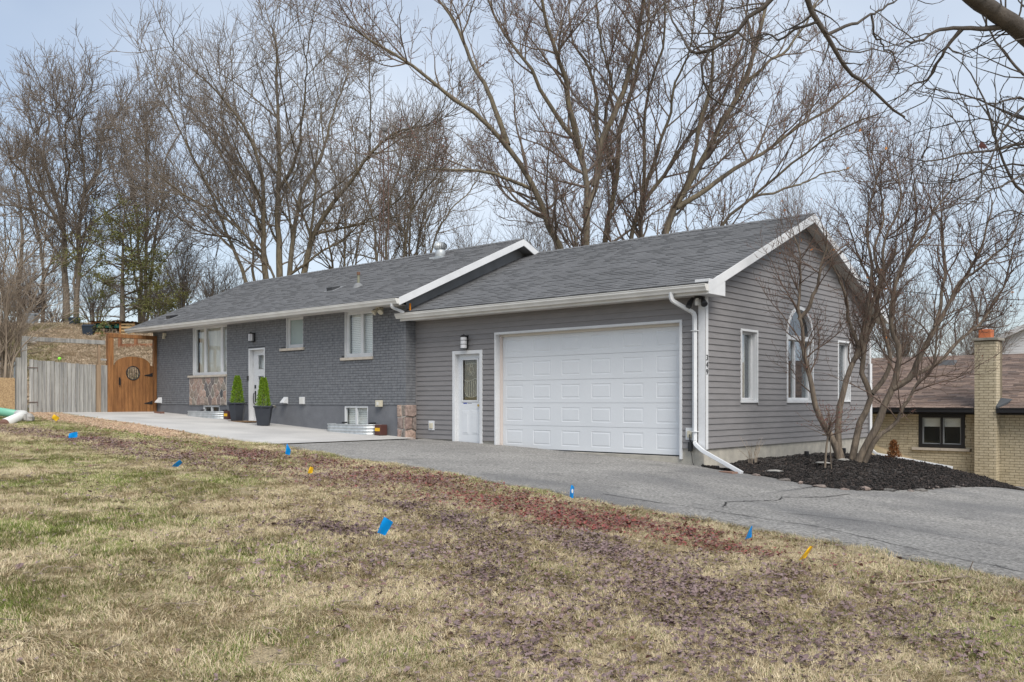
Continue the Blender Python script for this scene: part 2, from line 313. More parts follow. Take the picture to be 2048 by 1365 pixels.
# mulch bed beside the garage
OB = np.array([(.0,-.08),(.35,-.26),(.9,-.36),(1.46,-.42),(2.05,-.62),(2.6,-.80),(3.1,-.62),(3.45,.0),(3.75,.85),(3.98,2.5),(4.0,5),(3.9,6.9),(3.5,9.6)])
def bed(y_frac):      # outer boundary point by fraction of its length
    d = np.r_[0, np.cumsum(np.linalg.norm(np.diff(OB, axis=0), axis=1))]; s = y_frac * d[-1]
    return np.stack([np.interp(s, d, OB[:,0]), np.interp(s, d, OB[:,1])], -1)
TREE_AT = at(1700, 912, 17.3)
def mulch_pts(s, u):
    o = bed(s); wy = -.02 + 9.4 * np.clip(s * 1.02 - .0, 0, 1) ** 1.15; w = np.stack([0 * wy + .005, wy], -1)
    p = w + (o - w) * u[..., None]; x, y = p[..., 0], p[..., 1]
    zw = np.interp(wy, [-.1, .3, 1.5, 5.2, 7.5, 9.6], [.28, .32, .43, .42, .30, -.2]); zo = T(o[..., 0], o[..., 1]) + .03
    z = zw + (zo - zw) * u ** 1.7
    z = z + .16 * np.exp(-((x - TREE_AT[0])**2 + (y - TREE_AT[1])**2) / 1.2) * (1 - u**4)
    z = z + (fnoise(x, y, 5, 9) - .5) * .10 * np.minimum(1, (1 - u) * 6) + .02 * np.minimum(1, (1 - u) * 4)
    return np.stack([x, y, z], -1)
def mulch():
    S, U = np.meshgrid(np.linspace(0, 1, 150), np.linspace(0, 1, 60), indexing='ij'); V = mulch_pts(S, U); V[:, -1, 2] -= .06
    n, k = S.shape; idx = np.arange(n * k).reshape(n, k); f = np.stack([idx[:-1,:-1], idx[1:,:-1], idx[1:,1:], idx[:-1,1:]], -1).reshape(-1, 4)
    mm = mat('dark_mulch', (.040, .037, .035), (.07, .06, .054), rough=.95, scale=14, detail=6, bump=1.0, bscale=60, mott=.5, mscale=45)
    link(bpy.data.objects.new('mulch_bed', np_mesh('mulch_bed', V.reshape(-1, 3), f, mm)), kind='structure')
mulch()
# ------------------------------------------------------------------ the house
HO = (-8, 0, .6)
house = thing('house', HO, 'grey brick bungalow with attached grey-sided double garage and dark shingled roof', 'house')
Y0 = -.34
def MF(u, v, w): return (u, Y0 - w, v)         # brick front: u=x, v=z, w=out
def MG(u, v, w): return (u, -w, v)             # garage front
def MS(u, v, w): return (w, u, v)              # garage side: u=y
def holes_wall(M, u0, u1, v0, v1, w0, w1, holes):
    b = MB(); us = sorted({u0, u1, *[h[0] for h in holes], *[h[1] for h in holes]}); vs = sorted({v0, v1, *[h[2] for h in holes], *[h[3] for h in holes]})
    us = [u for u in us if u0 <= u <= u1]; vs = [v for v in vs if v0 <= v <= v1]
    for a, c in zip(us[:-1], us[1:]):
        run = None
        for d, e in zip(vs[:-1], vs[1:]):
            mu, mv = (a+c)/2, (d+e)/2
            if any(h[0] < mu < h[1] and h[2] < mv < h[3] for h in holes):
                if run: b.mbox(M, a, c, run[0], run[1], w0, w1); run = None
            else: run = (run[0], e) if run else (d, e)
        if run: b.mbox(M, a, c, run[0], run[1], w0, w1)
    return b
LEDGE = 1.545; WTOP = 4.0
H_big = (-18.06, -16.06, 2.46, 3.99); H_door = (-14.88, -14.03, 1.05, 3.19); H_w2 = (-12.99, -12.18, 3.12, 3.99); H_w3 = (-10.37, -9.23, 2.77, 3.97)
H_b1 = (-17.46, -16.5, 1.12, 1.52); H_b2 = (-10.40, -9.43, .92, 1.52); H_st = (-18.25, -16.07, LEDGE, 2.39)
XL, XR = -20.65, -7.98
bw = holes_wall(MF, XL, XR - .012, LEDGE, WTOP, -.22, -.012, [H_big, H_door, H_w2, H_w3]).build('brick_wall', m_mortar, house)
holes_wall(MF, XL, XR - .02, .1, LEDGE, -.22, -.018, [H_door, H_b1, H_b2]).build('foundation', m_found, house)
def bricks():
    BL, BH, g = .205, .0575, .010; rows = int((WTOP - LEDGE) / (BH + g)); out = []
    for r in range(rows):
        z0 = LEDGE + r * (BH + g) + .004; z1 = z0 + BH; off = (BL + g) * (.5 if r % 2 else 0) + random.uniform(-.006, .006)
        blocks = sorted((h[0] - .004, h[1] + .004) for h in (H_big, H_door, H_w2, H_w3, H_st, (-18.3, -16.05, 2.38, 2.47), (-13.23, -12.12, 3.05, 3.125), (-10.49, -9.21, 2.70, 2.775)) if h[2] < z1 - .01 and h[3] > z0 + .01)
        x = XL - off
        while x < XR:
            a, c = max(x, XL), min(x + BL, XR)
            if c - a > .03:
                segs = [(a, c)]
                for h in blocks:
                    segs = [s for q in segs for s in ((q[0], min(q[1], h[0])), (max(q[0], h[1]), q[1])) if s[1] - s[0] > .025]
                out += [(s[0], s[1], z0, z1) for s in segs]
            x += BL + g
    out.sort(key=lambda q: -q[0])
    full = MB().mbox(lambda u, v, w: (u, -w, v), 0, BL, 0, BH, -.012, 0); meshes = {}
    rest = MB()
    for i, (a, c, z0, z1) in enumerate(out):
        pr = random.uniform(-.0025, .003)
        if i < 290:
            key = round(c - a, 3)
            if key not in meshes:
                b = MB().mbox(lambda u, v, w: (u, -w, v), 0, key, 0, BH, -.012, 0); o = b.build('brick', m_brick, bw, local=True, bevel=.004); meshes[key] = o
            else:
                o = meshes[key].copy(); link(o, bw)
            o.location = np.array((a, Y0 - pr, z0)) - HO
        else: rest.mbox(MF, a, c, z0, z1, -.012, pr)
    rest.build('brickwork', m_brick, house, kind='stuff')
    # the short return wall beside the garage siding
    rb = MB()
    for r in range(rows):
        z0 = LEDGE + r * (BH + g) + .004; cuts = [Y0, Y0 + .1, -.002] if r % 2 else [Y0, Y0 + .205, -.002]
        for a, c in zip(cuts[:-1], cuts[1:]): rb.box(XR - .06, XR + random.uniform(-.001, .003), a + (.004 if a > Y0 else 0), c - .004, z0, z0 + BH)
    rb.build('brick_return', m_brick, house, kind='stuff')
    MB().box(XR - .15, XR - .008, Y0 + .01, .0, LEDGE, WTOP).build('return_backing', m_mortar, house)
bricks()
# fieldstone: panel under the big window and the corner plinth
def clip(poly, a, b, c):      # keep a*x+b*y<=c
    out = []
    for i in range(len(poly)):
        p, q = poly[i], poly[(i+1) % len(poly)]; dp, dq = a*p[0]+b*p[1]-c, a*q[0]+b*q[1]-c
        if dp <= 0: out.append(p)
        if (dp < 0 < dq) or (dq < 0 < dp): t = dp / (dp - dq); out.append((p[0]+(q[0]-p[0])*t, p[1]+(q[1]-p[1])*t))
    return out
def stones(M, u0, u1, v0, v1, seeds, parent, asp=1.0, gap=.011, th=.02):
    for i, s in enumerate(seeds):
        poly = [(u0, v0), (u1, v0), (u1, v1), (u0, v1)]
        for j, q in enumerate(seeds):
            if i == j: continue
            a, b = (q[0]-s[0]), (q[1]-s[1]) * asp; L = math.hypot(a, b)
            mid = ((s[0]+q[0])/2, (s[1]+q[1])/2); a, b = a / L, b * asp / L; L2 = math.hypot(a, b); a /= L2; b /= L2
            poly = clip(poly, a, b, a*mid[0] + b*mid[1] - gap)
            if len(poly) < 3: break
        if len(poly) < 3: continue
        cx = sum(p[0] for p in poly)/len(poly); cy = sum(p[1] for p in poly)/len(poly); n = len(poly); t = th * random.uniform(.7, 1.4)
        rings = [(1, -.01), (.985, t*.55), (.88, t*.95), (.55, t * 1.1)]
        vs = [M(cx+(p[0]-cx)*k, cy+(p[1]-cy)*k, w + (random.uniform(-.15, .15)*t if k < .9 else 0)) for k, w in rings for p in poly]
        fs = [(r*n+i2, r*n+(i2+1) % n, (r+1)*n+(i2+1) % n, (r+1)*n+i2) for r in range(3) for i2 in range(n)] + [tuple(3*n+i2 for i2 in range(n))]
        MB().add(vs, fs).build('stone', m_stone, parent)
sp = MB().mbox(MF, H_st[0], H_st[1], LEDGE - .02, 2.39, -.012, .006).build('stone_panel', m_mort2, house)
sd_ = []
for r in range(4):
    for c in range(9):
        sd_.append((-18.25 + 2.18 * (c + .5 + (.5 if r % 2 else 0) - .25) / 9 + random.uniform(-.05, .05), 1.56 + .83 * (r + .5) / 4 + random.uniform(-.06, .06)))
random.seed(11); stones(MF, H_st[0] + .02, H_st[1] - .02, LEDGE - .012, 2.38, sd_, sp, asp=.75)
cp = MB().box(-8.27, XR + .002, Y0 - .006, -.03, .2, LEDGE).build('stone_corner', m_mort2, house)
stones(MF, -8.265, -7.985, .55, LEDGE, [(-8.2, 1.40), (-8.03, 1.42), (-8.17, 1.10), (-7.95, 1.13), (-8.22, .82), (-8.04, .78), (-8.1, .45)], cp, gap=.012, th=.03)
stones(lambda u, v, w: (XR + w + .004, u, v), Y0 - .02, -.035, .45, LEDGE, [(-.2, 1.40), (-.24, 1.10), (-.08, 1.08), (-.2, .80), (-.2, .4)], cp, gap=.013, th=.045)
# window sills
for (a, c, z0, z1) in ((-18.29, -16.05, 2.395, 2.46), (-13.23, -12.12, 3.05, 3.12), (-10.49, -9.21, 2.70, 2.77)):
    MB().mbox(MF, a, c, z0, z1, -.14, .055).build('window_sill', m_sill, house, bevel=.006)
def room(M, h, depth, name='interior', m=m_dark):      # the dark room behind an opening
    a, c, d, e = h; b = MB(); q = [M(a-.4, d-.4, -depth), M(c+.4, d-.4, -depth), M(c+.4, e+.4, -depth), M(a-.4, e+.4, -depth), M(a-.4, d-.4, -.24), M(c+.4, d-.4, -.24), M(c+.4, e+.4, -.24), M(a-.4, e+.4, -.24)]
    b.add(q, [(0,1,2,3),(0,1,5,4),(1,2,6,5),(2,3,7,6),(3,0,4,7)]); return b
def window(M, h, rec, fw, mulls=(), trans=(), back='blind', name='window', root=None, trim=0, fm=None, glass=None, deep=.045, label=None):
    """frame ring, sash mullions, pane and what hangs behind; h=(u0,u1,v0,v1) opening; rec recess of the frame's face"""
    root = root or house; fm = fm or m_white; a, c, d, e = h; w1 = -rec; w0 = w1 - .07
    fr = MB(); fr.mbox(M, a, a+fw, d, e, w0, w1); fr.mbox(M, c-fw, c, d, e, w0, w1); fr.mbox(M, a+fw, c-fw, d, d+fw*1.2, w0, w1 - .001); fr.mbox(M, a+fw, c-fw, e-fw, e, w0, w1 - .001)
    if rec > .03:      # painted reveals
        fr.mbox(M, a + .001, a+.012, d, e, w1, -.004); fr.mbox(M, c-.012, c - .001, d, e, w1, -.004); fr.mbox(M, a+.013, c-.013, e-.012, e - .001, w1, -.006)
    o = fr.build(name, fm, root, bevel=.004)
    if label: o['label'] = label
    us = [a + fw, *mulls, c - fw]
    for u in mulls: MB().mbox(M, u-deep, u+deep, d+fw*1.2, e-fw, w0+.01, w1 - .002).build('mullion', fm, o)
    for v in trans: MB().mbox(M, a+fw, c-fw, v-.03, v+.03, w0+.012, w1 - .003).build('transom', fm, o)
    for u0, u1 in zip(us[:-1], us[1:]):
        MB().mbox(M, u0 + (deep if u0 in mulls else 0), u1 - (deep if u1 in mulls else 0), d+fw*1.2, e-fw, w0+.025, w0+.03).build('pane', glass or m_glass, o)
    bz = w0 - .06
    if back == 'blind':
        b = MB(); z = d + fw
        while z < e - .02: b.mbox(M, a+fw*.6, c-fw*.6, z, z+.042, bz, bz+.004, random.random()); z += .047
        b.build('blind', m_blind, o)
    elif back == 'curtain':
        b = MB(); n = 60; vs = []
        for i in range(n + 1):
            u = a + fw*.5 + (c - a - fw) * i / n; ww = bz - .05 + .025 * math.sin(i * 1.9) + .01 * math.sin(i * .7)
            vs += [M(u, d, ww), M(u, e, ww)]
        b.add(vs, [(2*i, 2*i+2, 2*i+3, 2*i+1) for i in range(n)]); b.build('curtain', m_curtain, o)
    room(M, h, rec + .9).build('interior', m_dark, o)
    return o
window(MF, H_big, .07, .075, mulls=(-17.43, -16.46), back='curtain', deep=.055)
window(MF, H_w2, .07, .085, back='none', glass=m_frost)
window(MF, H_w3, .07, .085, mulls=(-9.74,), back='blind', deep=.05)
window(MF, H_b1, .03, .05, mulls=(-16.98,), back='none', name='basement_window', deep=.03)
window(MF, H_b2, .03, .05, mulls=(-9.92,), back='blind', name='basement_window', deep=.03)
# entrance door
def entrance():
    a, c, d, e = H_door; b = MB(); b.mbox(MF, a, a+.05, d, e, -.21, -.002); b.mbox(MF, c-.05, c, d, e, -.21, -.002); b.mbox(MF, a+.05, c-.05, e-.05, e, -.21, -.003); b.mbox(MF, a+.05, c-.05, d, d+.03, -.21, .01)
    f = b.build('front_door', m_white, house, bevel=.003)
    panes = [(2.58, 2.99), (1.97, 2.38), (1.36, 1.76)]; u0, u1 = -14.60, -14.13
    b = holes_wall(MF, a+.052, c-.052, d+.032, e-.052, -.19, -.145, [(u0, u1, p[0], p[1]) for p in panes]); lf = b.build('door_leaf', m_white, f)
    for p in panes: MB().mbox(MF, u0, u1, p[0], p[1], -.178, -.172).build('door_pane', m_glass, f)
    MB().mbox(MF, a+.06, c-.06, d+.1, e-.1, -.30, -.295).build('door_curtain', m_blind, f)
    b = MB(); b.mbox(MF, -14.755, -14.695, 2.02, 2.12, -.145, -.125); b.mbox(MF, -14.755, -14.695, 1.62, 1.95, -.145, -.135)
    b.tube([MF(-14.725, 1.9, -.13), MF(-14.725, 1.87, -.08), MF(-14.725, 1.72, -.07), MF(-14.725, 1.60, -.08), MF(-14.725, 1.55, -.13)], .012, 8); b.build('handle_set', m_black, f)
    MB().mbox(MF, a - .035, a + .02, 2.25, 2.39, .0, .03).build('doorbell', m_black, f)
entrance()
# ---- garage
SROW = .1167; SZ = .73
G_serv = (-6.69, -5.72, .4, 2.82); G_big = (-5.34, -.47, .3, 3.19)
gw = holes_wall(MG, XR, -.005, SZ, 3.75, -.2, -.004, [G_serv, G_big]).build('garage_front_wall', m_siding, house)
holes_wall(MG, XR + .02, -.02, .0, SZ, -.2, -.016, [(G_serv[0], G_serv[1], .55, 3), (G_big[0], G_big[1], .5, 4)]).build('garage_foundation', m_concrete_f, house)
def board(parent, M, u0, u1, v0, h=SROW):
    b = MB(); b.hexa([M(u0, v0, -.004), M(u1, v0, -.004), M(u1, v0, .021), M(u0, v0, .021), M(u0, v0+h+.004, -.004), M(u1, v0+h+.004, -.004), M(u1, v0+h+.004, .003), M(u0, v0+h+.004, .003)])
    b.build('siding_board', m_siding, parent)
r = 0
while SZ + r * SROW < 3.62:
    v = SZ + r * SROW; segs = [(XR + .03, -.125)]
    for hh in (G_serv, G_big):
        if hh[2] < v + .08 and hh[3] > v + .03: segs = [s for q in segs for s in ((q[0], min(q[1], hh[0])), (max(q[0], hh[1]), q[1])) if s[1] - s[0] > .03]
    for s in segs: board(gw, MG, s[0], s[1], v)
    r += 1
SLOPE = .42; RIDGE_Y = 4.22; GD = 8.44
W1 = (1.40, 2.14, 1.60, 3.08); W2 = (3.50, 4.88, 1.60, 3.03); W3 = (6.30, 7.08, 1.62, 3.10)
AC, AR = (W2[0] + W2[1]) / 2, (W2[1] - W2[0]) / 2
gs = MB()
def gtop(y): return 5.62 - SLOPE * abs(y - RIDGE_Y)
def gside():
    b = MB(); ys = sorted([0.0, W1[0], W1[1], W2[0], AC, W2[1], W3[0], W3[1], RIDGE_Y, GD] + list(np.linspace(W2[0], W2[1], 13)[1:-1]))
    for a, c in zip(ys[:-1], ys[1:]):
        m = (a+c)/2; cuts = []
        for w in (W1, W3):
            if w[0] < m < w[1]: cuts.append((w[2], w[3]))
        if W2[0] < m < W2[1]: cuts.append((W2[2], W2[3] + .69 * math.sqrt(max(0, 1 - ((m-AC)/AR)**2))))
        z = SZ
        for (lo, hi) in cuts: b.add([(-.004, a, z), (-.004, c, z), (-.004, c, lo), (-.004, a, lo)], [(0,1,2,3)]); z = hi
        b.add([(-.004, a, z), (-.004, c, z), (-.004, c, gtop(c)), (-.004, a, gtop(a))], [(0,1,2,3)])
    return b.build('garage_side_wall', m_siding, house)
gsw = gside()
MB().box(-.2, -.016, -.0, GD, -.6, SZ).build('garage_side_foundation', m_concrete_f, house)
MB().box(-7.9, -.2, GD - .1, GD, -.4, 3.6).build('garage_back_wall', m_siding, house)
r = 0
while SZ + r * SROW < 5.5:
    v = SZ + r * SROW; lo, hi = .105, GD - .08
    if v > 3.62: hw = (5.60 - v) / SLOPE; lo, hi = max(lo, RIDGE_Y - hw), min(hi, RIDGE_Y + hw)
    segs = [(lo, hi)]
    hs = [w for w in (W1, W3) if w[2] < v + .08 and w[3] > v + .03]
    if W2[2] < v + .08 and v + .04 < W2[3] + .69:
        k = max(0., v + .058 - W2[3]) / .69; half = AR * math.sqrt(max(0, 1 - k*k)); hs.append((AC - half, AC + half))
    for hh in sorted(hs): segs = [s for q in segs for s in ((q[0], min(q[1], hh[0])), (max(q[0], hh[1]), q[1])) if s[1] - s[0] > .02]
    for s in segs: board(gsw, MS, s[0], s[1], v)
    r += 1
# corner posts
MB().box(-.12, .026, -.026, -.004, SZ - .01, 3.6).build('corner_post', m_white, house, bevel=.003)
cpst = MB().box(.004, .026, -.0255, .10, SZ - .01, 3.6).build('corner_post', m_white, house, bevel=.003)
MB().box(.002, .024, GD - .08, GD + .02, SZ - .01, 3.62).build('corner_post', m_white, house)
MB().box(XR + .003, XR + .032, -.022, .0, SZ, 3.62).build('corner_channel', m_siding, house)
# house number on the corner post
def digit(ch, z):
    c = bpy.data.curves.new('numeral', 'FONT'); c.body = ch; c.size = .15; c.extrude = .004; c.align_x = 'CENTER'
    o = bpy.data.objects.new('tmp', c); COL.objects.link(o); dg = bpy.context.evaluated_depsgraph_get(); me = bpy.data.meshes.new_from_object(o.evaluated_get(dg)); COL.objects.unlink(o); bpy.data.objects.remove(o)
    me.materials.clear(); me.materials.append(m_black); n = bpy.data.objects.new('numeral', me); link(n, cpst)
    n.rotation_euler = (R(90), 0, R(90)); n.location = np.array((.032, .045, z)) - HO
for ch, z in (('3', 2.40), ('4', 2.265), ('9', 2.13)): digit(ch, z)
def trim_ring(M, h, w=.06, out=.03, sides='lrtb', name='window_casing', parent=None, mm=None):
    a, c, d, e = h; b = MB()
    if 'l' in sides: b.mbox(M, a-.001, a+w, d, e, -.05, out)
    if 'r' in sides: b.mbox(M, c-w, c+.001, d, e, -.05, out)
    if 't' in sides: b.mbox(M, a+w, c-w, e-w, e, -.05, out-.001)
    if 'b' in sides: b.mbox(M, a+w, c-w, d, d+w, -.05, out-.001)
    return b.build(name, mm or m_white, parent or house, bevel=.004)
for w in (W1, W3):
    o = window(MS, (w[0]+.04, w[1]-.04, w[2]+.04, w[3]-.04), .08, .05, back='curtain' if w is W1 else 'none', glass=m_glass2); trim_ring(MS, w, .045, .03, parent=o)
def arch_window():
    o = window(MS, (W2[0]+.04, W2[1]-.04, W2[2]+.04, W2[3]), .06, .06, mulls=(AC - .12,), back='none', deep=.035, glass=m_glass2)
    a, c, d, e = W2; b = MB(); b.mbox(MS, a, a+.05, d, e, -.05, .03); b.mbox(MS, c-.05, c, d, e, -.05, .03); b.mbox(MS, a+.05, c-.05, d, d+.05, -.05, .029); b.mbox(MS, a+.05, c-.05, e-.05, e+.05, -.05, .02)
    n = 24
    for i in range(n):
        t0, t1 = math.pi * i / n, math.pi * (i+1) / n
        P = lambda t, k, w: MS(AC + AR * k * math.cos(t), e + .69 * k * math.sin(t), w)
        b.hexa([P(t0, .92, -.08), P(t1, .92, -.08), P(t1, 1.03, -.08), P(t0, 1.03, -.08), P(t0, .92, .03), P(t1, .92, .03), P(t1, 1.03, .03), P(t0, 1.03, .03)])
    b.build('window_casing', m_white, o)
    vs = [MS(AC, e, -.07)] + [MS(AC + AR * .95 * math.cos(math.pi * i / n), e + .66 * math.sin(math.pi * i / n), -.07) for i in range(n + 1)]
    MB().add(vs, [(0, i, i+1) for i in range(1, n+1)]).build('pane', m_glass2, o)
arch_window()
# side door of the garage
def service_door():
    a, c, d, e = G_serv; d = .60
    b = MB(); b.mbox(MG, a, a+.085, d - .04, e, -.12, .03); b.mbox(MG, c-.085, c, d - .04, e, -.12, .03); b.mbox(MG, a+.085, c-.085, e-.085, e, -.12, .029); b.mbox(MG, a+.085, c-.085, d-.06, d, -.14, .02)
    b.mbox(MG, a+.085, a+.10, d, e-.085, -.12, -.03); b.mbox(MG, c-.10, c-.085, d, e-.085, -.12, -.03)
    f = b.build('service_door', m_white, house, bevel=.004)
    g0, g1, gz0, gz1 = -6.43, -5.97, 1.66, 2.60
    holes_wall(MG, a+.10, c-.10, d+.012, e-.088, -.12, -.075, [(g0, g1, gz0, gz1)]).build('door_leaf', m_gdoor, f)
    trim_ring(lambda u, v, w: MG(u, v, w - .075), (g0-.04, g1+.04, gz0-.04, gz1+.04), .04, .015, name='glazing_bead', parent=f)
    MB().mbox(MG, g0, g1, gz0, gz1, -.10, -.095).build('door_pane', m_glass, f)
    MB().mbox(MG, g0 - .02, g1 + .02, gz0 - .02, gz1 + .02, -.125, -.122).build('door_backing', mat('lace_backing', (.13, .11, .055), (.19, .15, .08), rough=.9, scale=6), f)
    b = MB(); mx = (g0+g1)/2                               # lace curtain in the glass: swags of pale thread
    for k in range(7):
        s = (k - 3) / 3.2; pts = [MG(mx + s*.20 + .04*s*math.sin(q*3), 2.12 - q*(.30 + .10*math.cos(s*1.4)), -.118) for q in np.linspace(0, 1, 9)]
        b.tube(pts, .008, 4)
    b.tube([MG(mx + .21*math.cos(t), 2.13 + .03*math.sin(t*2), -.118) for t in np.linspace(math.pi, 0, 9)], .012, 4)
    b.tube([MG(mx + .21*math.cos(t), 1.86 - .14*math.sin(t), -.118) for t in np.linspace(math.pi, 0, 13)], .010, 4)
    for (cx, cz, rr) in ((mx, 2.38, .07), (mx - .05, 2.28, .04), (mx + .05, 2.28, .04), (mx, 2.47, .04)):
        b.tube([MG(cx + rr*math.cos(t), cz + rr*math.sin(t), -.118) for t in np.linspace(0, 2*math.pi, 11)], .007, 4)
    b.tube([MG(g0 + .05, 2.50, -.118), MG(mx, 2.52, -.118), MG(g1 - .05, 2.50, -.118)], .012, 4)
    b.build('lace_curtain', mat('lace_thread', (.40, .36, .26), rough=.9), f)
    b = MB()
    for (u0, u1) in ((-6.46, -6.24), (-6.15, -5.93)):
        for (v0, v1) in ((.86, 1.42),):
            trim = .02; b.mbox(MG, u0, u1, v0, v1, -.08, -.071); b.mbox(MG, u0+.035, u1-.035, v0+.035, v1-.035, -.08, -.064)
    b.build('raised_panel', m_gdoor, f, bevel=.006)
    MB().mbox(MG, -6.42, -6.30, 1.575, 1.60, -.08, -.073).build('sticker', mat('blue_sticker', (.02, .05, .35), rough=.4), f)
    MB().mbox(MG, -6.28, -6.15, 1.578, 1.597, -.08, -.073).build('sticker', mat('grey_sticker', (.35, .36, .38), rough=.4), f)
    MB().tube([MG(-5.89, 1.54, -.08), MG(-5.89, 1.54, -.03), MG(-5.89, 1.54, -.02)], [.014, .016, .03], 10).build('door_knob', mat('brass', (.6, .42, .15), rough=.3, metal=.9), f)
service_door()
def garage_door():
    a, c, d, e = G_big; d = .52
    b = MB(); b.mbox(MG, a, a+.04, d, e, -.2, .03); b.mbox(MG, c-.055, c, d, e, -.2, .03); b.mbox(MG, a+.04, c-.055, e-.05, e, -.2, .029)
    f = b.build('garage_door', m_white, house, bevel=.004)
    MB().mbox(MG, a+.04, a+.085, d, e-.05, -.17, -.115).build('door_stop', mat('stop_moulding', (.66, .58, .53), rough=.6), f)
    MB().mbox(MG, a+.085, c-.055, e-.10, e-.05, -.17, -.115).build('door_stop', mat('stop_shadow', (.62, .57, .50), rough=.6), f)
    MB().mbox(MG, a - .05, c + .05, .2, .56, -.35, -.02).build('threshold', m_concrete_f, f)
    zs = [.58, 1.10, 1.60, 2.10, 2.62, 3.13]; L0, L1 = a + .04, c - .055; pitch = (L1 - L0) / 6
    for i, (z0, z1) in enumerate(zip(zs[:-1], zs[1:])):
        b = MB(); w = -.175; z1 -= .006; us = [L0]; rects = []
        for k in range(6): u = L0 + pitch * (k + .5); rects.append((u - .245, u + .245))
        v0, v1 = z0 + .095, z1 - .095
        b.mbox(MG, L0, L1, z0, z1, w - .04, w - .02)
        def q(u0, u1, va, vb): b.add([MG(u0, va, w), MG(u1, va, w), MG(u1, vb, w), MG(u0, vb, w)], [(0,1,2,3)])
        q(L0, L1, z0, v0); q(L0, L1, v1, z1); e_ = [L0] + [x for rr in rects for x in rr] + [L1]
        for k in range(0, len(e_), 2): q(e_[k], e_[k+1], v0, v1)
        for (u0, u1) in rects:
            R_ = [(0, 0), (.010, -.006), (.022, -.0055), (.045, 0.0)]; vs = []
            for ins, dw in R_: vs += [MG(u0+ins, v0+ins, w+dw), MG(u1-ins, v0+ins, w+dw), MG(u1-ins, v1-ins, w+dw), MG(u0+ins, v1-ins, w+dw)]
            b.add(vs, [(r*4+k, r*4+(k+1) % 4, r*4+4+(k+1) % 4, r*4+4+k) for r in range(3) for k in range(4)] + [(12,13,14,15)])
        b.mbox(MG, L0, L1, z1, z1 + .006, w - .03, w - .012); b.mbox(MG, L0, L1, z0, z0 + .002, w - .03, w - .001)
        b.build('door_section', m_gdoor, f)
    MB().mbox(MG, L0, L1, .553, .585, w - .03, w + .004).build('bottom_seal', m_black, f)
garage_door()
# ------------------------------------------------------------------ roofs
def slope_map(y0, z0, y1, z1):
    L = math.hypot(y1-y0, z1-z0); cy, cz = (y1-y0)/L, (z1-z0)/L
    return (lambda u, s, h: (u, y0 + s*cy - h*cz*(1 if cy > 0 else -1), z0 + s*cz + h*abs(cy))), L
def shingles(P, L, u0, u1, exp_, w, mb, rr, jit=1.0):
    n = int(L / exp_) + 1
    for i in range(n):
        s0 = i * exp_; s1 = min(s0 + exp_ + .012, L); u = u0 - rr.uniform(0, w)
        if s1 - s0 < .02: continue
        row = rr.uniform(-.06, .06)
        while u < u1:
            ww = w * rr.uniform(.6, 1.3); a, c = max(u, u0), min(u + ww - .004, u1)
            if c - a > .02:
                th = .010 + (.008 if rr.random() < .45 else 0) ; s_ = s0 + rr.uniform(-.006, .006) * jit if i else s0 - .02
                t = min(1, max(0, .5 + row + rr.uniform(-.5, .5)))
                mb.hexa([P(a, s_, 0), P(c, s_, 0), P(c, s1, -.002), P(a, s1, -.002), P(a, s_, th), P(c, s_, th), P(c, s1, .003), P(a, s1, .003)], t, bottom=False)
            u += ww
HE_Y, HE_Z, HR_Y, HR_Z, HXL, HXR = -.90, 4.09, 3.6, 6.07, -21.25, -7.60
GE_Y, GE_Z, GR_Z, GXR = -.44, 3.80, 5.76, .32
rr = random.Random(5)
def roof(name, ey, ez, ry, rz, x0, x1, by, mat_=m_shingle):
    P, L = slope_map(ey, ez, ry, rz); b = MB(); th = .12
    b.hexa([(x0, ey, ez-th), (x1, ey, ez-th), (x1, ry, rz-th), (x0, ry, rz-th), (x0, ey, ez), (x1, ey, ez), (x1, ry, rz), (x0, ry, rz)])
    bz = rz - (by - ry) * (rz - ez) / (ry - ey)
    b.hexa([(x0, ry, rz-th), (x1, ry, rz-th), (x1, by, bz-th), (x0, by, bz-th), (x0, ry, rz), (x1, ry, rz), (x1, by, bz), (x0, by, bz)])
    o = b.build(name, mat_, house)
    sb = MB(); shingles(P, L, x0 - .01, x1 + .01, .138, .27, sb, rr); s = sb.build('shingles', mat_, o); s['kind'] = 'stuff'
    cb = MB(); u = x0 - .01; sl = (rz - ez) / (ry - ey); i = 0
    while u < x1:
        c = min(u + .15, x1 + .01); k = .014 + (.004 if i % 2 else 0); d = .13
        cb.add([(u, ry-d, rz-d*sl+k+.006), (u, ry, rz+k+.016), (u, ry+d, rz-d*sl+k+.006), (c, ry-d, rz-d*sl+k-.004), (c, ry, rz+k+.006), (c, ry+d, rz-d*sl+k-.004), (u, ry-d, rz-d*sl-.01), (u, ry+d, rz-d*sl-.01)],
               [(0,3,4,1), (1,4,5,2), (0,1,2,7,6)], rr.random()); u += .15; i += 1
    cb.build('ridge_cap', mat_, o)
    return o, P, L
hroof, HP, HL = roof('house_roof', HE_Y, HE_Z, HR_Y, HR_Z, HXL, HXR, 8.1)
groof, GP, GL = roof('garage_roof', GE_Y, GE_Z, RIDGE_Y, GR_Z, XR + .03, GXR, 8.9)
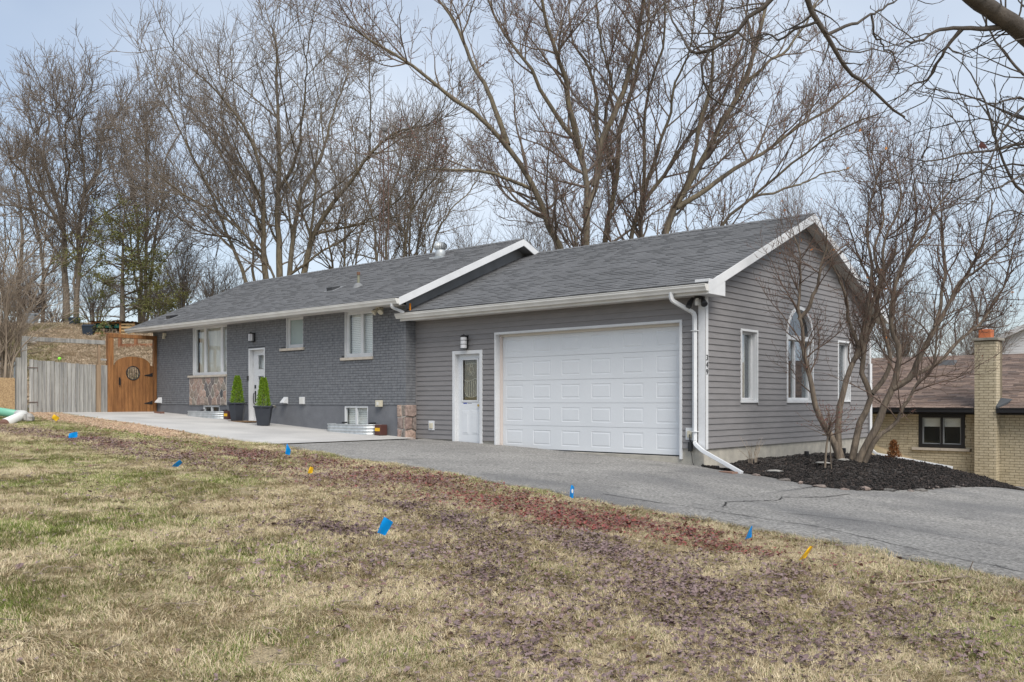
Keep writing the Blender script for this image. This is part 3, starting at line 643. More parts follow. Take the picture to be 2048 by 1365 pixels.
# rake boards and soffits
def rake(x, ey, ez, ry, rz, by, h, th, drop=.0, name='rake_board'):
    sl = (rz - ez) / (ry - ey); bz = rz - (by - ry) * sl; b = MB()
    b.hexa([(x, ey, ez-h-drop), (x+th, ey, ez-h-drop), (x+th, ry, rz-h), (x, ry, rz-h), (x, ey, ez-.004), (x+th, ey, ez-.004), (x+th, ry, rz-.004), (x, ry, rz-.004)])
    b.hexa([(x, ry, rz-h), (x+th, ry, rz-h), (x+th, by, bz-h), (x, by, bz-h), (x, ry, rz-.004), (x+th, ry, rz-.004), (x+th, by, bz-.004), (x, by, bz-.004)])
    return b.build(name, m_white, house, bevel=.003)
rake(HXR - .005, HE_Y, HE_Z, HR_Y, HR_Z, 8.1, .185, .03)
rake(HXL - .025, HE_Y, HE_Z, HR_Y, HR_Z, 8.1, .185, .03)
rake(GXR - .005, GE_Y, GE_Z, RIDGE_Y, GR_Z, 8.9, .185, .03)
def rake_soffit(x0, x1, ey, ez, ry, rz, by, m, dz):
    sl = (rz - ez) / (ry - ey); b = MB(); bz = rz - (by - ry) * sl
    b.hexa([(x0, ey, ez-dz-.01), (x1, ey, ez-dz-.01), (x1, ry, rz-dz-.01), (x0, ry, rz-dz-.01), (x0, ey, ez-dz), (x1, ey, ez-dz), (x1, ry, rz-dz), (x0, ry, rz-dz)])
    b.hexa([(x0, ry, rz-dz-.01), (x1, ry, rz-dz-.01), (x1, by, bz-dz-.01), (x0, by, bz-dz-.01), (x0, ry, rz-dz), (x1, ry, rz-dz), (x1, by, bz-dz), (x0, by, bz-dz)])
    b.build('rake_soffit', m, house)
rake_soffit(XR, HXR - .006, HE_Y, HE_Z, HR_Y, HR_Z, 8.1, m_gable, .135)
rake_soffit(.03, GXR - .006, GE_Y, GE_Z, RIDGE_Y, GR_Z, 8.9, m_soffit, .135)
MB().add([(XR + .001, Y0, WTOP - .4), (XR + .001, 7.5, WTOP - .4), (XR + .001, 7.5, HR_Z - .13 - (7.5-HR_Y)*.44), (XR + .001, HR_Y, HR_Z - .13), (XR + .001, Y0, HR_Z - .13 - (HR_Y - Y0)*.44)], [(0,1,2,3,4)]).build('gable_wall', m_gable, house)
MB().add([(XL, Y0, .6), (XL, 7.5, .6), (XL, 7.5, HR_Z - .13 - 3.9*.44), (XL, HR_Y, HR_Z - .13), (XL, Y0, HR_Z - .13 - (HR_Y - Y0)*.44)], [(0,1,2,3,4)]).build('end_wall', m_brick, house)
MB().box(XL, XR, 7.4, 7.54, .6, 4.0).build('back_wall', m_brick, house)
# eave returns, fascia, soffit
MB().box(.045, GXR + .022, GE_Y + .005, .17, 3.585, 3.86).build('eave_return', m_white, house, bevel=.004)
MB().box(XR + .05, .045, GE_Y + .02, .0, 3.60, 3.615).build('soffit', m_soffit, house)
MB().box(XR - .1, GXR - .02, GE_Y + .002, GE_Y + .02, 3.58, 3.79).build('fascia', m_cream, house)
MB().box(HXL, XR - .004, HE_Y + .02, Y0 + .05, 3.965, 3.98).build('soffit', m_soffit, house)
MB().box(HXL, HXR - .02, HE_Y + .002, HE_Y + .02, 3.95, 4.08).build('fascia', m_cream, house)
def gutter(x0, x1, y, zt, h=.125, w=.125):      # K-style, open on top
    pr = [(0, -.0), (0, -h), (-w*.62, -h), (-w*.72, -h*.72), (-w*.98, -h*.40), (-w*.98, -h*.12), (-w*1.06, -h*.10), (-w*1.06, 0), (-w*.96, 0), (-w*.90, -h*.15), (-w*.90, -h*.38), (-w*.66, -h*.70), (-w*.55, -h+.006), (-.006, -h+.006), (-.006, 0)]
    b = MB(); n = len(pr); vs = [(x, y + p, zt + q) for x in (x0, x1) for p, q in pr]
    fs = [(i, (i+1) % n, n + (i+1) % n, n + i) for i in range(n)]
    for k in (0, n): fs.append(tuple(k + i for i in (0, 1, 2, 3, 4, 5, 6, 7)))
    b.add(vs, fs); return b.build('gutter', m_cream, house)
gutter(HXL - .02, HXR + .02, HE_Y, HE_Z - .03); gutter(XR - .16, .33, GE_Y, GE_Z - .04)
# downspouts
def spout(pts, name='downspout', m=m_white, r=.05): return MB().tube(pts, r, 4, sq=True).build(name, m, house, bevel=.008)
def arc_pts(P):      # rounds a polyline's corners
    P = [np.array(p, float) for p in P]; out = [P[0]]
    for a, b, c in zip(P[:-2], P[1:-1], P[2:]):
        d1 = (a - b) / np.linalg.norm(a - b) * .07; d2 = (c - b) / np.linalg.norm(c - b) * .07
        for t in np.linspace(0, 1, 4): out.append((1-t)**2 * (b+d1) + 2*t*(1-t)*b + t*t*(b+d2))
    return out + [P[-1]]
spout(arc_pts([(-.42, -.50, 3.66), (-.42, -.50, 3.52), (-.165, -.075, 3.28), (-.165, -.075, .83), (.04, -.13, .70), (1.0, -.46, .36)]))
for z in (2.95, 1.05): MB().box(-.222, -.108, -.13, -.02, z, z + .012).build('downspout_strap', m_white, house)
spout(arc_pts([(-7.78, -.96, 3.96), (-7.78, -.96, 3.86), (-7.86, -.60, 3.80), (-7.86, -.52, 3.77)]), r=.045)
MB().tube([(-7.78, -.38, 3.83), (-7.78, -.38, 4.0)], .022, 8).build('sealant_tube', m_orange, house)
spout(arc_pts([(.06, 8.30, 2.6), (.06, 8.30, .42), (.25, 8.2, .30), (2.0, 8.4, .02)]))
# roof furniture
def turbine():
    c = np.array(HP(-10.2, 4.22, .0)); t = thing('roof_turbine_vent', c, 'silver spinning turbine vent near the ridge of the bungalow roof', 'roof vent')
    MB().lathe([(.145, -.10), (.145, .17), (.13, .19)], c, 18).build('collar', m_galv, t, smooth=True)
    MB().box(c[0]-.25, c[0]+.25, c[1]-.2, c[1]+.2, c[2]-.10, c[2]-.02).build('flashing', m_galv, t)
    b = MB(); n = 22
    for k in range(n):
        a = 2*math.pi*k/n; prof = [(.135, .19), (.18, .23), (.195, .29), (.18, .35), (.125, .40), (.05, .42)]; vs = []
        for r_, z in prof:
            for dk in (0, .8): w = a + 2*math.pi*dk/n; q = r_ * (1 - .10 * (dk > .5)); vs.append((c[0]+q*math.cos(w), c[1]+q*math.sin(w), c[2]+z))
        b.add(vs, [(2*i, 2*i+1, 2*i+3, 2*i+2) for i in range(len(prof)-1)])
    b.build('turbine_fins', m_galv, t); MB().lathe([(.12, .18), (.125, .32), (.10, .39)], c, 14).build('turbine_core', m_dark, t); MB().lathe([(.06, .415), (.04, .425), (.0, .43)], c, 12).build('turbine_cap', m_galv, t)
turbine()
def plumb():
    c = np.array(HP(-11.05, 1.72, 0)); t = thing('plumbing_vent_pipe', c, 'short upright vent pipe with dark boot on the bungalow roof', 'vent pipe')
    MB().lathe([(.16, -.06), (.12, .05), (.05, .10)], c, 12).build('boot', m_gable, t); MB().lathe([(.035, .0), (.035, .33)], c, 10).build('pipe', mat('weathered_pipe', (.22, .22, .16), rough=.7), t); MB().lathe([(.05, .32), (.05, .40)], c, 10).build('cap', mat('rust_cap', (.16, .09, .06), rough=.8), t)
    for (u, s, lab) in ((-12.2, 1.75, 'low dark box vent beside the vent pipe on the bungalow roof'), (-19.6, .75, 'small dark box vent on the far left end of the bungalow roof')):
        q = HP(u, s, 0); t = thing('box_vent', q, lab, 'roof vent'); b = MB(); c0, c1 = -.12, .12
        b.hexa([HP(u+c0, s-.15, 0), HP(u+c1, s-.15, 0), HP(u+c1, s+.2, 0), HP(u+c0, s+.2, 0), HP(u+c0, s-.12, .11), HP(u+c1, s-.12, .11), HP(u+c1, s+.15, .05), HP(u+c0, s+.15, .05)]); b.build('hood', m_black if u < -15 else mat('vent_dark', (.05, .052, .056), rough=.6), t)
        MB().hexa([HP(u-.25, s-.22, .012), HP(u+.25, s-.22, .012), HP(u+.25, s+.3, .008), HP(u-.25, s+.3, .008), HP(u-.25, s-.22, .018), HP(u+.25, s-.22, .018), HP(u+.25, s+.3, .012), HP(u-.25, s+.3, .012)]).build('flange', m_gable, t)
plumb()
# ------------------------------------------------------------------ fittings on the walls
def lantern(M, u, v, h, r, label, bars):
    base = M(u, v, .12); t = thing('wall_lantern', M(u, v - h/2, .0), label, 'lamp')
    MB().mbox(M, u-.045, u+.045, v-h*.45, v+h*.5, 0, .02).build('back_plate', m_black, t)
    b = MB(); b.lathe([(r, -h*.40), (r, h*.36)], base, 16); b.build('shade', m_lamp, t, smooth=False)
    b = MB(); b.lathe([(r*1.08, h*.36), (r*1.08, h*.42), (r*.6, h*.50), (.012, h*.52), (.012, h*.58)], base, 14); b.lathe([(r*1.08, -h*.46), (r*1.08, -h*.40)], base, 14); b.tube([M(u, v+h*.44, .12), M(u, v+h*.44, 0)], .012, 6); b.tube([M(u, v-h*.43, .12), M(u, v-h*.43, 0)], .012, 6); b.build('cap_and_bracket', m_black, t)
    b = MB()
    if bars == 'v':
        for k in range(6): a = math.pi*k/3 + .2; q = (base[0]+r*1.04*math.cos(a), base[1]+r*1.04*math.sin(a)); b.tube([(q[0], q[1], base[2]-h*.42), (q[0], q[1], base[2]+h*.38)], .007, 5)
    else:
        for z in (-.13, .14): b.lathe([(r*1.03, h*z-.006), (r*1.03, h*z+.006)], base, 16)
    b.build('cage', m_black, t)
lantern(MF, -14.56, 3.50, .27, .075, 'black caged wall lantern above the white front door', 'v')
lantern(MG, -6.22, 3.0, .34, .075, 'white cylinder wall lantern with black bands above the garage side door', 'h')
def floodlight():
    t = thing('twin_floodlight', MF(-8.8, 3.95, 0), 'twin beige floodlight under the eave beside the right bungalow window', 'floodlight')
    MB().mbox(MF, -8.88, -8.74, 3.94, 3.965, .05, .2).build('base', m_beige, t)
    for s in (-1, 1): c = np.array(MF(-8.81 + s*.08, 3.90, .12)); MB().tube([c + [0, 0, .04], c + [s*.02, -.03, -.01], c + [s*.05, -.09, -.07], c + [s*.055, -.10, -.08]], [.03, .05, .075, .06], 12).build('lamp_head', m_beige, t)
floodlight()
t = thing('eave_sensor', MF(-19.8, 3.75, 0), 'small beige motion sensor on the brick near the gate', 'sensor')
MB().mbox(MF, -19.86, -19.74, 3.80, 3.90, 0, .08).build('housing', m_beige, t, bevel=.01); MB().mbox(MF, -19.84, -19.76, 3.70, 3.80, .02, .10).build('sensor_head', m_beige, t, bevel=.01)
def hood(u, v, s, label):
    t = thing('wall_vent', MF(u, v, 0), label, 'vent'); b = MB(); b.prism([(.0, 0), (.15*s, 0), (.15*s, .03), (.03, .16*s), (0, .16*s)], lambda p, q, h: MF(u + h, v + q, p), -.09*s, .09*s); b.build('hood', m_white, t)
    MB().mbox(MF, u-.11*s, u+.11*s, v-.02, v+.18*s, 0, .012).build('flange', m_white, t)
    MB().mbox(MF, u-.07*s, u+.07*s, v-.01, v+.0, .02, .13*s).build('flap', m_dark, t)
hood(-20.15, 1.60, 1.0, 'white hooded dryer vent low on the brick beside the wooden gate')
hood(-12.98, 1.59, .95, 'white hooded vent low on the brick right of the planters')
t = thing('louvred_vent', MF(-12.18, 1.57, 0), 'white square louvred vent low on the brick, right of the hooded one', 'vent')
MB().mbox(MF, -12.28, -12.08, 1.56, 1.76, 0, .06).build('body', m_white, t, bevel=.008)
for k in range(4): MB().mbox(MF, -12.26 + k*.046, -12.225 + k*.046, 1.575, 1.74, .06, .068).build('louvre', m_cream, t)
t = thing('hose_tap', MF(-13.48, 1.46, 0), 'small outdoor tap on the grey foundation beside the right planter', 'tap')
MB().tube([MF(-13.48, 1.48, 0), MF(-13.48, 1.48, .10), MF(-13.48, 1.42, .13)], .018, 8).build('spout', mat('old_brass', (.3, .28, .22), rough=.5, metal=.6), t); MB().lathe([(.04, 0), (.04, .012)], MF(-13.48, 1.51, .06), 8).build('handle', m_beige, t)
t = thing('junction_box', MF(-8.92, 1.58, 0), 'cream electrical box at the foot of the brick beside the stone corner', 'electrical box')
MB().mbox(MF, -9.02, -8.83, 1.50, 1.66, 0, .09).build('box', m_beige, t, bevel=.008); MB().mbox(MF, -8.96, -8.89, 1.54, 1.62, .09, .10).build('cover', m_cream, t)
def outlet(u, v, label, plug=False):
    t = thing('outlet', MG(u, v, 0), label, 'outlet'); MB().mbox(MG, u-.1, u+.1, v-.115, v+.115, .012, .026).build('mounting_block', m_white, t, bevel=.004)
    MB().mbox(MG, u-.05, u+.05, v-.07, v+.06, .026, .06).build('cover', m_beige, t, bevel=.006)
    return t
outlet(-7.41, 1.05, 'white and beige outlet low on the siding left of the garage side door')
outlet(-.29, 1.01, 'white outlet with plugged-in cord between garage door and downspout')
t = thing('power_adapter', MG(-.27, .80, .03), 'black power adapter hanging on a cord under the outlet by the downspout', 'adapter')
MB().tube([MG(-.28, 1.0, .07), MG(-.27, .95, .08), MG(-.275, .86, .05)], .012, 6).build('cord', m_black, t); MB().mbox(MG, -.315, -.235, .68, .86, .02, .08).build('body', m_black, t, bevel=.01)
MB().tube([MG(-.28, .68, .03), MG(-.26, .6, .02), MG(-.24, .48, .03), MG(-.2, .40, .03)], .006, 5).build('lower_cord', m_black, t)
def camera_light():
    t = thing('security_light', (-.05, -.1, 3.5), 'black twin-head security light at the top of the garage corner', 'security light')
    MB().box(-.14, .03, -.14, -.03, 3.54, 3.60).build('base', m_black, t, bevel=.01)
    MB().tube([(-.17, -.14, 3.56), (-.19, -.20, 3.48), (-.20, -.24, 3.40), (-.20, -.25, 3.38)], [.03, .05, .06, .045], 10).build('lamp_head', m_black, t)
    MB().tube([(.03, -.14, 3.55), (.09, -.20, 3.48), (.14, -.25, 3.42), (.15, -.26, 3.41)], [.03, .05, .065, .05], 10).build('lamp_head', m_black, t)
    MB().lathe([(.045, -.1), (.05, -.02), (.03, .03)], (-.06, -.16, 3.52), 12).build('sensor', m_cream, t)
camera_light()
# ------------------------------------------------------------------ window wells, their boxes, planters, mat
def well(x0, x1, z0, z1, label):
    n = 26; d = .45; b = MB(); path = []; r_ = .35; xm0, xm1 = x0 + r_, x1 - r_; y1 = Y0 - d
    path = [(x0, Y0)] + [(xm0 - r_*math.cos(a), y1 + r_ - r_*math.sin(a)) for a in np.linspace(0, math.pi/2, 8)] + [(xm1 + r_*math.sin(a), y1 + r_ - r_*math.cos(a)) for a in np.linspace(0, math.pi/2, 8)] + [(x1, Y0)]
    t = thing('window_well', ((x0+x1)/2, Y0 - .3, z0), label, 'window well'); rows = 17; vs = []
    for k in range(rows):
        z = z0 + (z1 - z0) * k / (rows - 1); o = .012 * math.cos(k * math.pi / 2.0)
        for (x, y) in path: cx, cy = (x0+x1)/2, Y0 - .2; l = math.hypot(x-cx, y-cy); vs.append((x + (x-cx)/l*o, y + (y-cy)/l*o, z))
    m = len(path); b.add(vs, [(k*m+i, k*m+i+1, (k+1)*m+i+1, (k+1)*m+i) for k in range(rows-1) for i in range(m-1)]); b.build('corrugated_wall', m_galv, t)
    MB().tube([(x, y, z1) for x, y in path], .012, 6).build('rim', m_galv, t)
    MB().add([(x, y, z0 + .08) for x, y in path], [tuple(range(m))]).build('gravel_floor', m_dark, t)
    for k, (a, c) in enumerate(((x0 + .3, x0 + .5), (x1 - .45, x1 - .2))): MB().tube([(a, Y0 - .03, z1 + .03), (c, Y0 - .03, z1 + .04)], .02, 6).build('clip', m_black, t)
well(-17.80, -15.80, 1.06, 1.335, 'corrugated steel window well under the fieldstone panel')
well(-10.72, -8.88, .74, 1.05, 'corrugated steel window well under the right bungalow window')
def carton(x, z, label):
    t = thing('bait_box', (x, Y0 - .45, z), label, 'box'); MB().box(x-.11, x+.11, Y0-.28, Y0-.04, z, z+.27).build('body', m_brown, t, bevel=.02); MB().box(x-.08, x+.10, Y0-.286, Y0-.28, z+.11, z+.19).build('label_strip', m_yellow, t)
carton(-15.66, 1.09, 'dark red box with yellow label beside the far window well')
carton(-8.72, .79, 'dark red box with yellow label beside the near window well')
def planter(x, y, label, gseed):
    z = float(T(x, y)) + .035; t = thing('planter', (x, y, z), label, 'planter', group='pair of planters at the front door'); b = MB(); n = 6
    prof = [(.175, 0), (.18, .02), (.26, .49), (.285, .495), (.285, .54), (.25, .54), (.24, .47)]
    vs = [(x + r_*math.cos(math.pi/3*k + .25), y + r_*math.sin(math.pi/3*k + .25), z + h) for r_, h in prof for k in range(n)]
    b.add(vs, [(i*n+k, i*n+(k+1) % n, (i+1)*n+(k+1) % n, (i+1)*n+k) for i in range(len(prof)-1) for k in range(n)] + [tuple(range(n))[::-1]]); b.build('pot', m_pot, t, bevel=.008)
    MB().lathe([(.245, .48), (.0, .49)], (x, y, z), 12).build('potting_soil', mat('potting_soil', (.05, .04, .03), rough=1), t)
    g = np.random.default_rng(gseed); N_ = 9000; h = g.uniform(0, 1, N_) ** .85; a = g.uniform(0, 2*math.pi, N_)
    rad = (.125 * (1 - h) ** .8 + .055) * (1 + .16 * np.sin(a*5 + h*17 + gseed) * np.sin(h * 23 + gseed)) * g.uniform(.70, 1.12, N_)
    c = np.stack([x + rad*np.cos(a), y + rad*np.sin(a), z + .50 + h * .80 + .02*np.sin(a*3)], -1)
    d1 = np.stack([np.cos(a)*.6, np.sin(a)*.6, np.full(N_, .9)], -1) + g.normal(0, .5, (N_, 3)); d1 /= np.linalg.norm(d1, axis=1)[:, None]
    d2 = np.cross(d1, g.normal(0, 1, (N_, 3))); d2 /= np.linalg.norm(d2, axis=1)[:, None]; s = g.uniform(.012, .024, N_)[:, None]
    V = np.stack([c - d2*s*.35, c + d1*s*.5 + d2*s*.0 + d2*s*.38, c + d1*s*1.3, c - d2*s*.4 + d1*s*.6], 1).reshape(-1, 3) - np.array([x, y, z])
    me = np_mesh('topiary', V, np.arange(N_*4).reshape(-1, 4), rnd_mat('lime_topiary', [(.06, .12, .012), (.15, .27, .018), (.25, .37, .03), (.12, .21, .015)], src='tint', mott=.2), smooth=False, tint=np.repeat(g.random(N_), 4)); link(bpy.data.objects.new('topiary', me), t)
    MB().tube([(x, y, z + .48), (x, y, z + 1.2)], .03, 8).build('stem', m_bark, t)
planter(-14.74, Y0 - .45, 'left dark planter with lime-green cone topiary, left of the front door', 1)
planter(-12.94, Y0 - .75, 'right dark planter with lime-green cone topiary, right of the front door', 2)
t = thing('door_mat', (-14.45, Y0 - .35, 1.05), 'thin brown door mat in front of the white front door', 'mat')
MB().box(-14.9, -14.0, Y0 - .65, Y0 - .15, float(T(-14.45, -.7)) + .03, float(T(-14.45, -.7)) + .065).build('mat_sheet', mat('coir', (.22, .14, .08), (.15, .1, .06), rough=1, scale=40), t)
t = thing('loose_brick', (-19.3, Y0 - .45, 1.25), 'reddish brick lying on the pad against the bungalow wall', 'brick'); MB().box(-19.55, -19.1, Y0 - .52, Y0 - .40, 1.25, 1.315).build('block', mat('red_clay', (.22, .12, .09), (.16, .09, .07), rough=.9), t)
# ------------------------------------------------------------------ fences and gate left of the house
FX = -20.4
def MX(u, v, w): return (FX + w, u, v)      # plane x = FX, u = y, w towards the camera side
def fence():
    gz = 1.26
    t = thing('weathered_gate', (FX, -3.2, gz), 'weathered grey board drive gate under a tall grey beam', 'gate')
    MB().box(FX-.07, FX+.07, -4.57, -4.43, gz-.3, 3.60).build('post', m_grey_wood, t, bevel=.008)
    MB().box(FX-.05, FX+.05, -4.72, -4.58, gz-.3, 2.95).build('post', m_grey_wood, t)
    MB().box(FX-.05, FX+.05, -4.43, -2.08, 3.46, 3.59).build('beam', m_grey_wood, t, bevel=.006)
    y = -4.36; n = 16; w = (4.36 - 2.37) / n
    for k in range(n):
        f = k / (n-1); top = 2.90 - .10*f + random.uniform(-.015, .015)
        MB().mbox(MX, y + .006, y + w - .006, gz - .03 + random.uniform(-.02, .01), top, random.uniform(0, .008), .028, random.random()).build('board', m_grey_wood, t, bevel=.003); y += w
    for v in (1.45, 2.6): MB().mbox(MX, -4.38, -2.36, v, v+.09, -.04, -.002).build('rail', m_grey_wood, t)
    for v in (2.66, 1.62): MB().tube([MX(-4.42, v, .05), MX(-4.12, v, .035), MX(-4.12, v - .12, .035)], .012, 6).build('hinge', mat('rusty_iron', (.16, .11, .09), rough=.8), t)
    MB().mbox(MX, -2.36, -2.22, gz - .1, 2.80, -.02, .06).build('latch_post', m_tan_wood, t); MB().mbox(MX, -2.30, -2.22, 2.80, 3.46, -.03, .03).build('post_extension', m_tan_wood, t)
    MB().mbox(MX, -2.22, -2.02, 2.95, 3.01, -.02, .02).build('rail', m_grey_wood, t)
    for k in range(2): MB().mbox(MX, -2.20 + k*.11, -2.10 + k*.11, gz - .05, 2.80, -.01, .02, random.random()).build('board', m_grey_wood, t)
    g = thing('arched_gate', (FX, -1.2, gz), 'orange stained cedar garden gate with arched top and round grille', 'gate')
    MB().box(FX-.08, FX+.08, -2.0, -1.82, gz-.2, 3.76).build('post', m_cedar, g, bevel=.008); MB().box(FX-.06, FX+.06, -.46, -.36, gz-.2, 3.72).build('post', m_cedar, g, bevel=.006)
    MB().box(FX-.09, FX+.09, -1.99, -.37, 3.70, 3.82).build('beam', m_cedar, g, bevel=.006)
    y0, y1 = -1.80, -.47; n = 11; w = (y1 - y0) / n; ym = (y0+y1)/2 - .03; cz, cr = 2.57, .22; ry = .6
    for k in range(n):
        a, c = y0 + k*w + .003, y0 + (k+1)*w - .003
        def top(yy): q = (yy - ym) / .60; return 2.82 if abs(q) > 1 else 2.82 + .29 * math.sqrt(1 - q*q)
        pts = [(yy, top(yy)) for yy in np.linspace(c, a, 5)]
        def circ(yy): return math.sqrt(max(0, cr*cr - (yy-ym)**2))
        if max(circ(a), circ(c), circ((a+c)/2)) > .03 and a < ym + cr and c > ym - cr:
            yy = np.linspace(a, c, 7); up = [(q, cz + circ(q)) for q in yy] + pts; lo = [(a, gz+.02), (c, gz+.02)] + [(q, cz - circ(q)) for q in yy[::-1]]
            b = MB().prism(up, lambda p, q, h: MX(p, q, h), .0, .035); b.prism(lo, lambda p, q, h: MX(p, q, h), .0, .035)
        else: b = MB().prism([(a, gz+.02), (c, gz+.02)] + pts, lambda p, q, h: MX(p, q, h), .0, .035)
        b.build('board', m_cedar, g)
    MB().mbox(MX, y0, y1, 1.50, 1.60, -.04, -.002).build('rail', m_cedar, g)
    b = MB(); b.tube([MX(ym + cr*math.cos(q), cz + cr*math.sin(q), .04) for q in np.linspace(0, 2*math.pi, 25)], .018, 6, cap=False); b.build('grille_ring', m_black, g)
    for k in range(-3, 4): h = math.sqrt(cr*cr - (k*.06)**2); MB().tube([MX(ym + k*.06, cz - h, .03), MX(ym + k*.06, cz + h, .03)], .009, 6).build('grille_bar', m_black, g)
    for v in (2.50, 1.58):
        MB().prism([(-.50, -.035), (-.50, .10), (-.60, .05), (-.78, .012), (-.78, -.012), (-.60, -.03)], lambda p, q, h: MX(p, v + q, h), .036, .045).build('strap_hinge', m_black, g)
    MB().mbox(MX, -1.64, -1.585, 2.18, 2.42, .036, .045).build('latch_plate', m_black, g); MB().tube([MX(-1.61, 2.40, .05), MX(-1.61, 2.36, .10), MX(-1.61, 2.20, .10), MX(-1.61, 2.12, .05)], .012, 6).build('latch_handle', m_black, g)
    o = thing('strand_board_panel', (FX, -5.4, gz), 'tan strand board sheet standing left of the weathered gate', 'board panel')
    for k, (a, c) in enumerate(((-5.28, -4.75), (-6.4, -5.285))): MB().mbox(MX, a, c, .95, 2.34, -.01, .005).build('sheet', m_osb, o)
    MB().mbox(MX, -5.32, -5.24, .9, 2.30, -.10, -.012).build('stud', m_tan_wood, o)
fence()
# ------------------------------------------------------------------ the neighbour's house
def neighbour():
    o = (0., 13.3, 0.); t = thing('neighbour_house', o, 'low buff brick neighbour house with brown shingled roof and brick chimney', 'house')
    M = lambda u, v, w: (u, -w, v)
    W = (-.32, .96, .28, 1.26); sill = (-.50, 1.11, .19, .265); C = (1.32, 1.88); CT = 3.36
    top = 1.30; wall = holes_wall(M, -8, 12, -1.3, top + .2, -.2, -.012, [W]).build('brick_wall', m_tan_mort, t, local=True)
    BL, BH, g = .24, .066, .011; ind = []; rest = []
    rows = int((top + 1.2) / (BH + g))
    for r in range(rows):
        z0 = -1.2 + r * (BH + g); z1 = z0 + BH; x = -7.9 - (BL + g) * (.5 if r % 2 else 0) + random.uniform(-.02, .02)
        while x < 11.8:
            segs = [(x, x + BL)]
            for h in (W, sill):
                if h[2] < z1 - .01 and h[3] > z0 + .01: segs = [s for q in segs for s in ((q[0], min(q[1], h[0] - .004)), (max(q[0], h[1] + .004), q[1])) if s[1] - s[0] > .03]
            if z1 < top + .1:
                for s in segs: (ind if -1.0 < s[0] < C[0] + .1 and z0 > -.75 or s[0] > C[1] and s[0] < 2.8 and z0 > -.7 else rest).append((s[0], s[1], z0, z1))
            x += BL + g
    ind.sort(key=lambda q: abs(q[0] - 1.2)); rest += ind[200:]; ind = ind[:200]; ms = {}
    for (a, c, z0, z1) in ind:
        key = round(c - a, 2)
        if key not in ms: ms[key] = b = MB().mbox(M, 0, key, 0, BH, -.012, 0, random.random()).build('brick', m_tan_brick, wall, local=True)
        else: b = ms[key].copy(); link(b, wall)
        b.location = (a, random.uniform(-.003, .002), z0)
    b = MB()
    for (a, c, z0, z1) in rest: b.mbox(M, a, c, z0, z1, -.012, random.uniform(-.002, .003), random.random())
    b.build('brickwork', m_tan_brick, t, local=True, kind='stuff')
    # chimney
    ch = MB().box(C[0] + .01, C[1] - .01, -.38, .3, -1.3, CT).build('chimney', m_tan_mort, t, local=True); z = -1.2; r = 0; cb = MB(); ms = {}
    while z < CT - BH:
        for face in 'fr':
            L = (C[1] - C[0]) if face == 'f' else .42; x = -(.125 if r % 2 else 0)
            while x < L - .02:
                a, c = max(x, 0), min(x + BL, L)
                if c - a > .03:
                    key = (face, round(c - a, 2))
                    if key not in ms:
                        q = MB().box(0, key[1], -.012, 0, 0, BH, random.random()) if face == 'f' else MB().box(-.012, 0, 0, key[1], 0, BH, random.random())
                        ms[key] = e = q.build('brick', m_tan_brick, ch, local=True)
                    else: e = ms[key].copy(); link(e, ch)
                    e.location = (C[0] + a, -.385 + random.uniform(-.002, .002), z) if face == 'f' else (C[1] + random.uniform(-.002, .002), -.39 + a + (.012 if a == 0 else 0), z)
                x += BL + g
        z += BH + g; r += 1
    MB().box(C[0] - .06, C[1] + .06, -.46, .30, CT, CT + .075).build('chimney_cap', mat('weathered_cap', (.30, .28, .24), (.2, .19, .16), rough=.95, scale=6), t, local=True, bevel=.01)
    fx = 1.55; cy = -.1
    MB().box(fx - .165, fx + .165, cy - .165, cy + .165, CT + .075, CT + .33).build('flue_tile', m_terra, t, local=True, bevel=.02)
    MB().lathe([(.07, 0), (.07, .14), (.10, .14), (.10, .19)], (fx, cy, CT + .33), 12).build('flue_pipe', m_galv, t, local=True)
    # window
    w = window(M, W, .02, .0, name='window', root=t, back='none', fm=m_black) if False else None
    b = MB(); a, c, d, e = W; f = .10
    for q in ((a, a+f, d, e), (c-f, c, d, e), (a+f, c-f, d, d+f), (a+f, c-f, e-f, e), ((a+c)/2-.02, (a+c)/2+.035, d+f, e-f)): b.mbox(M, *q, -.10, .02)
    w = b.build('window', m_black, t, local=True)
    for (q0, q1) in ((a+f, (a+c)/2-.02), ((a+c)/2+.035, c-f)):
        bb = MB()
        for q in ((q0, q0+.03, d+f, e-f), (q1-.03, q1, d+f, e-f), (q0+.03, q1-.03, d+f, d+f+.025), (q0+.03, q1-.03, e-f-.03, e-f)): bb.mbox(M, *q, -.08, -.03)
        bb.build('sash', mat('grey_sash', (.32, .33, .33), rough=.5), w, local=True)
        MB().mbox(M, q0+.03, q1-.03, d+f, e-f, -.06, -.055).build('pane', m_glass, w, local=True)
        MB().mbox(M, q0, q1, e-f-.27, e-f, -.15, -.14).build('blind', m_blind, w, local=True)
    b = MB(); q = [M(a-.3, d-.3, -1), M(c+.3, d-.3, -1), M(c+.3, e+.3, -1), M(a-.3, e+.3, -1), M(a-.3, d-.3, -.21), M(c+.3, d-.3, -.21), M(c+.3, e+.3, -.21), M(a-.3, e+.3, -.21)]
    b.add(q, [(0,1,2,3),(0,1,5,4),(1,2,6,5),(2,3,7,6),(3,0,4,7)]).build('interior', mat('tan_room', (.22, .19, .13), rough=.9), w, local=True)
    MB().mbox(M, sill[0], (sill[0]+sill[1])/2 - .004, sill[2], sill[3], -.05, .07).build('window_sill', m_sill, t, local=True); MB().mbox(M, (sill[0]+sill[1])/2 + .004, sill[1], sill[2], sill[3], -.05, .07).build('window_sill', m_sill, t, local=True)
    # roof
    ez, rz = 1.46, 3.22; ey, ry = -.36, 5.0
    P, L = slope_map(ey, ez, ry, rz); b = MB(); th = .1
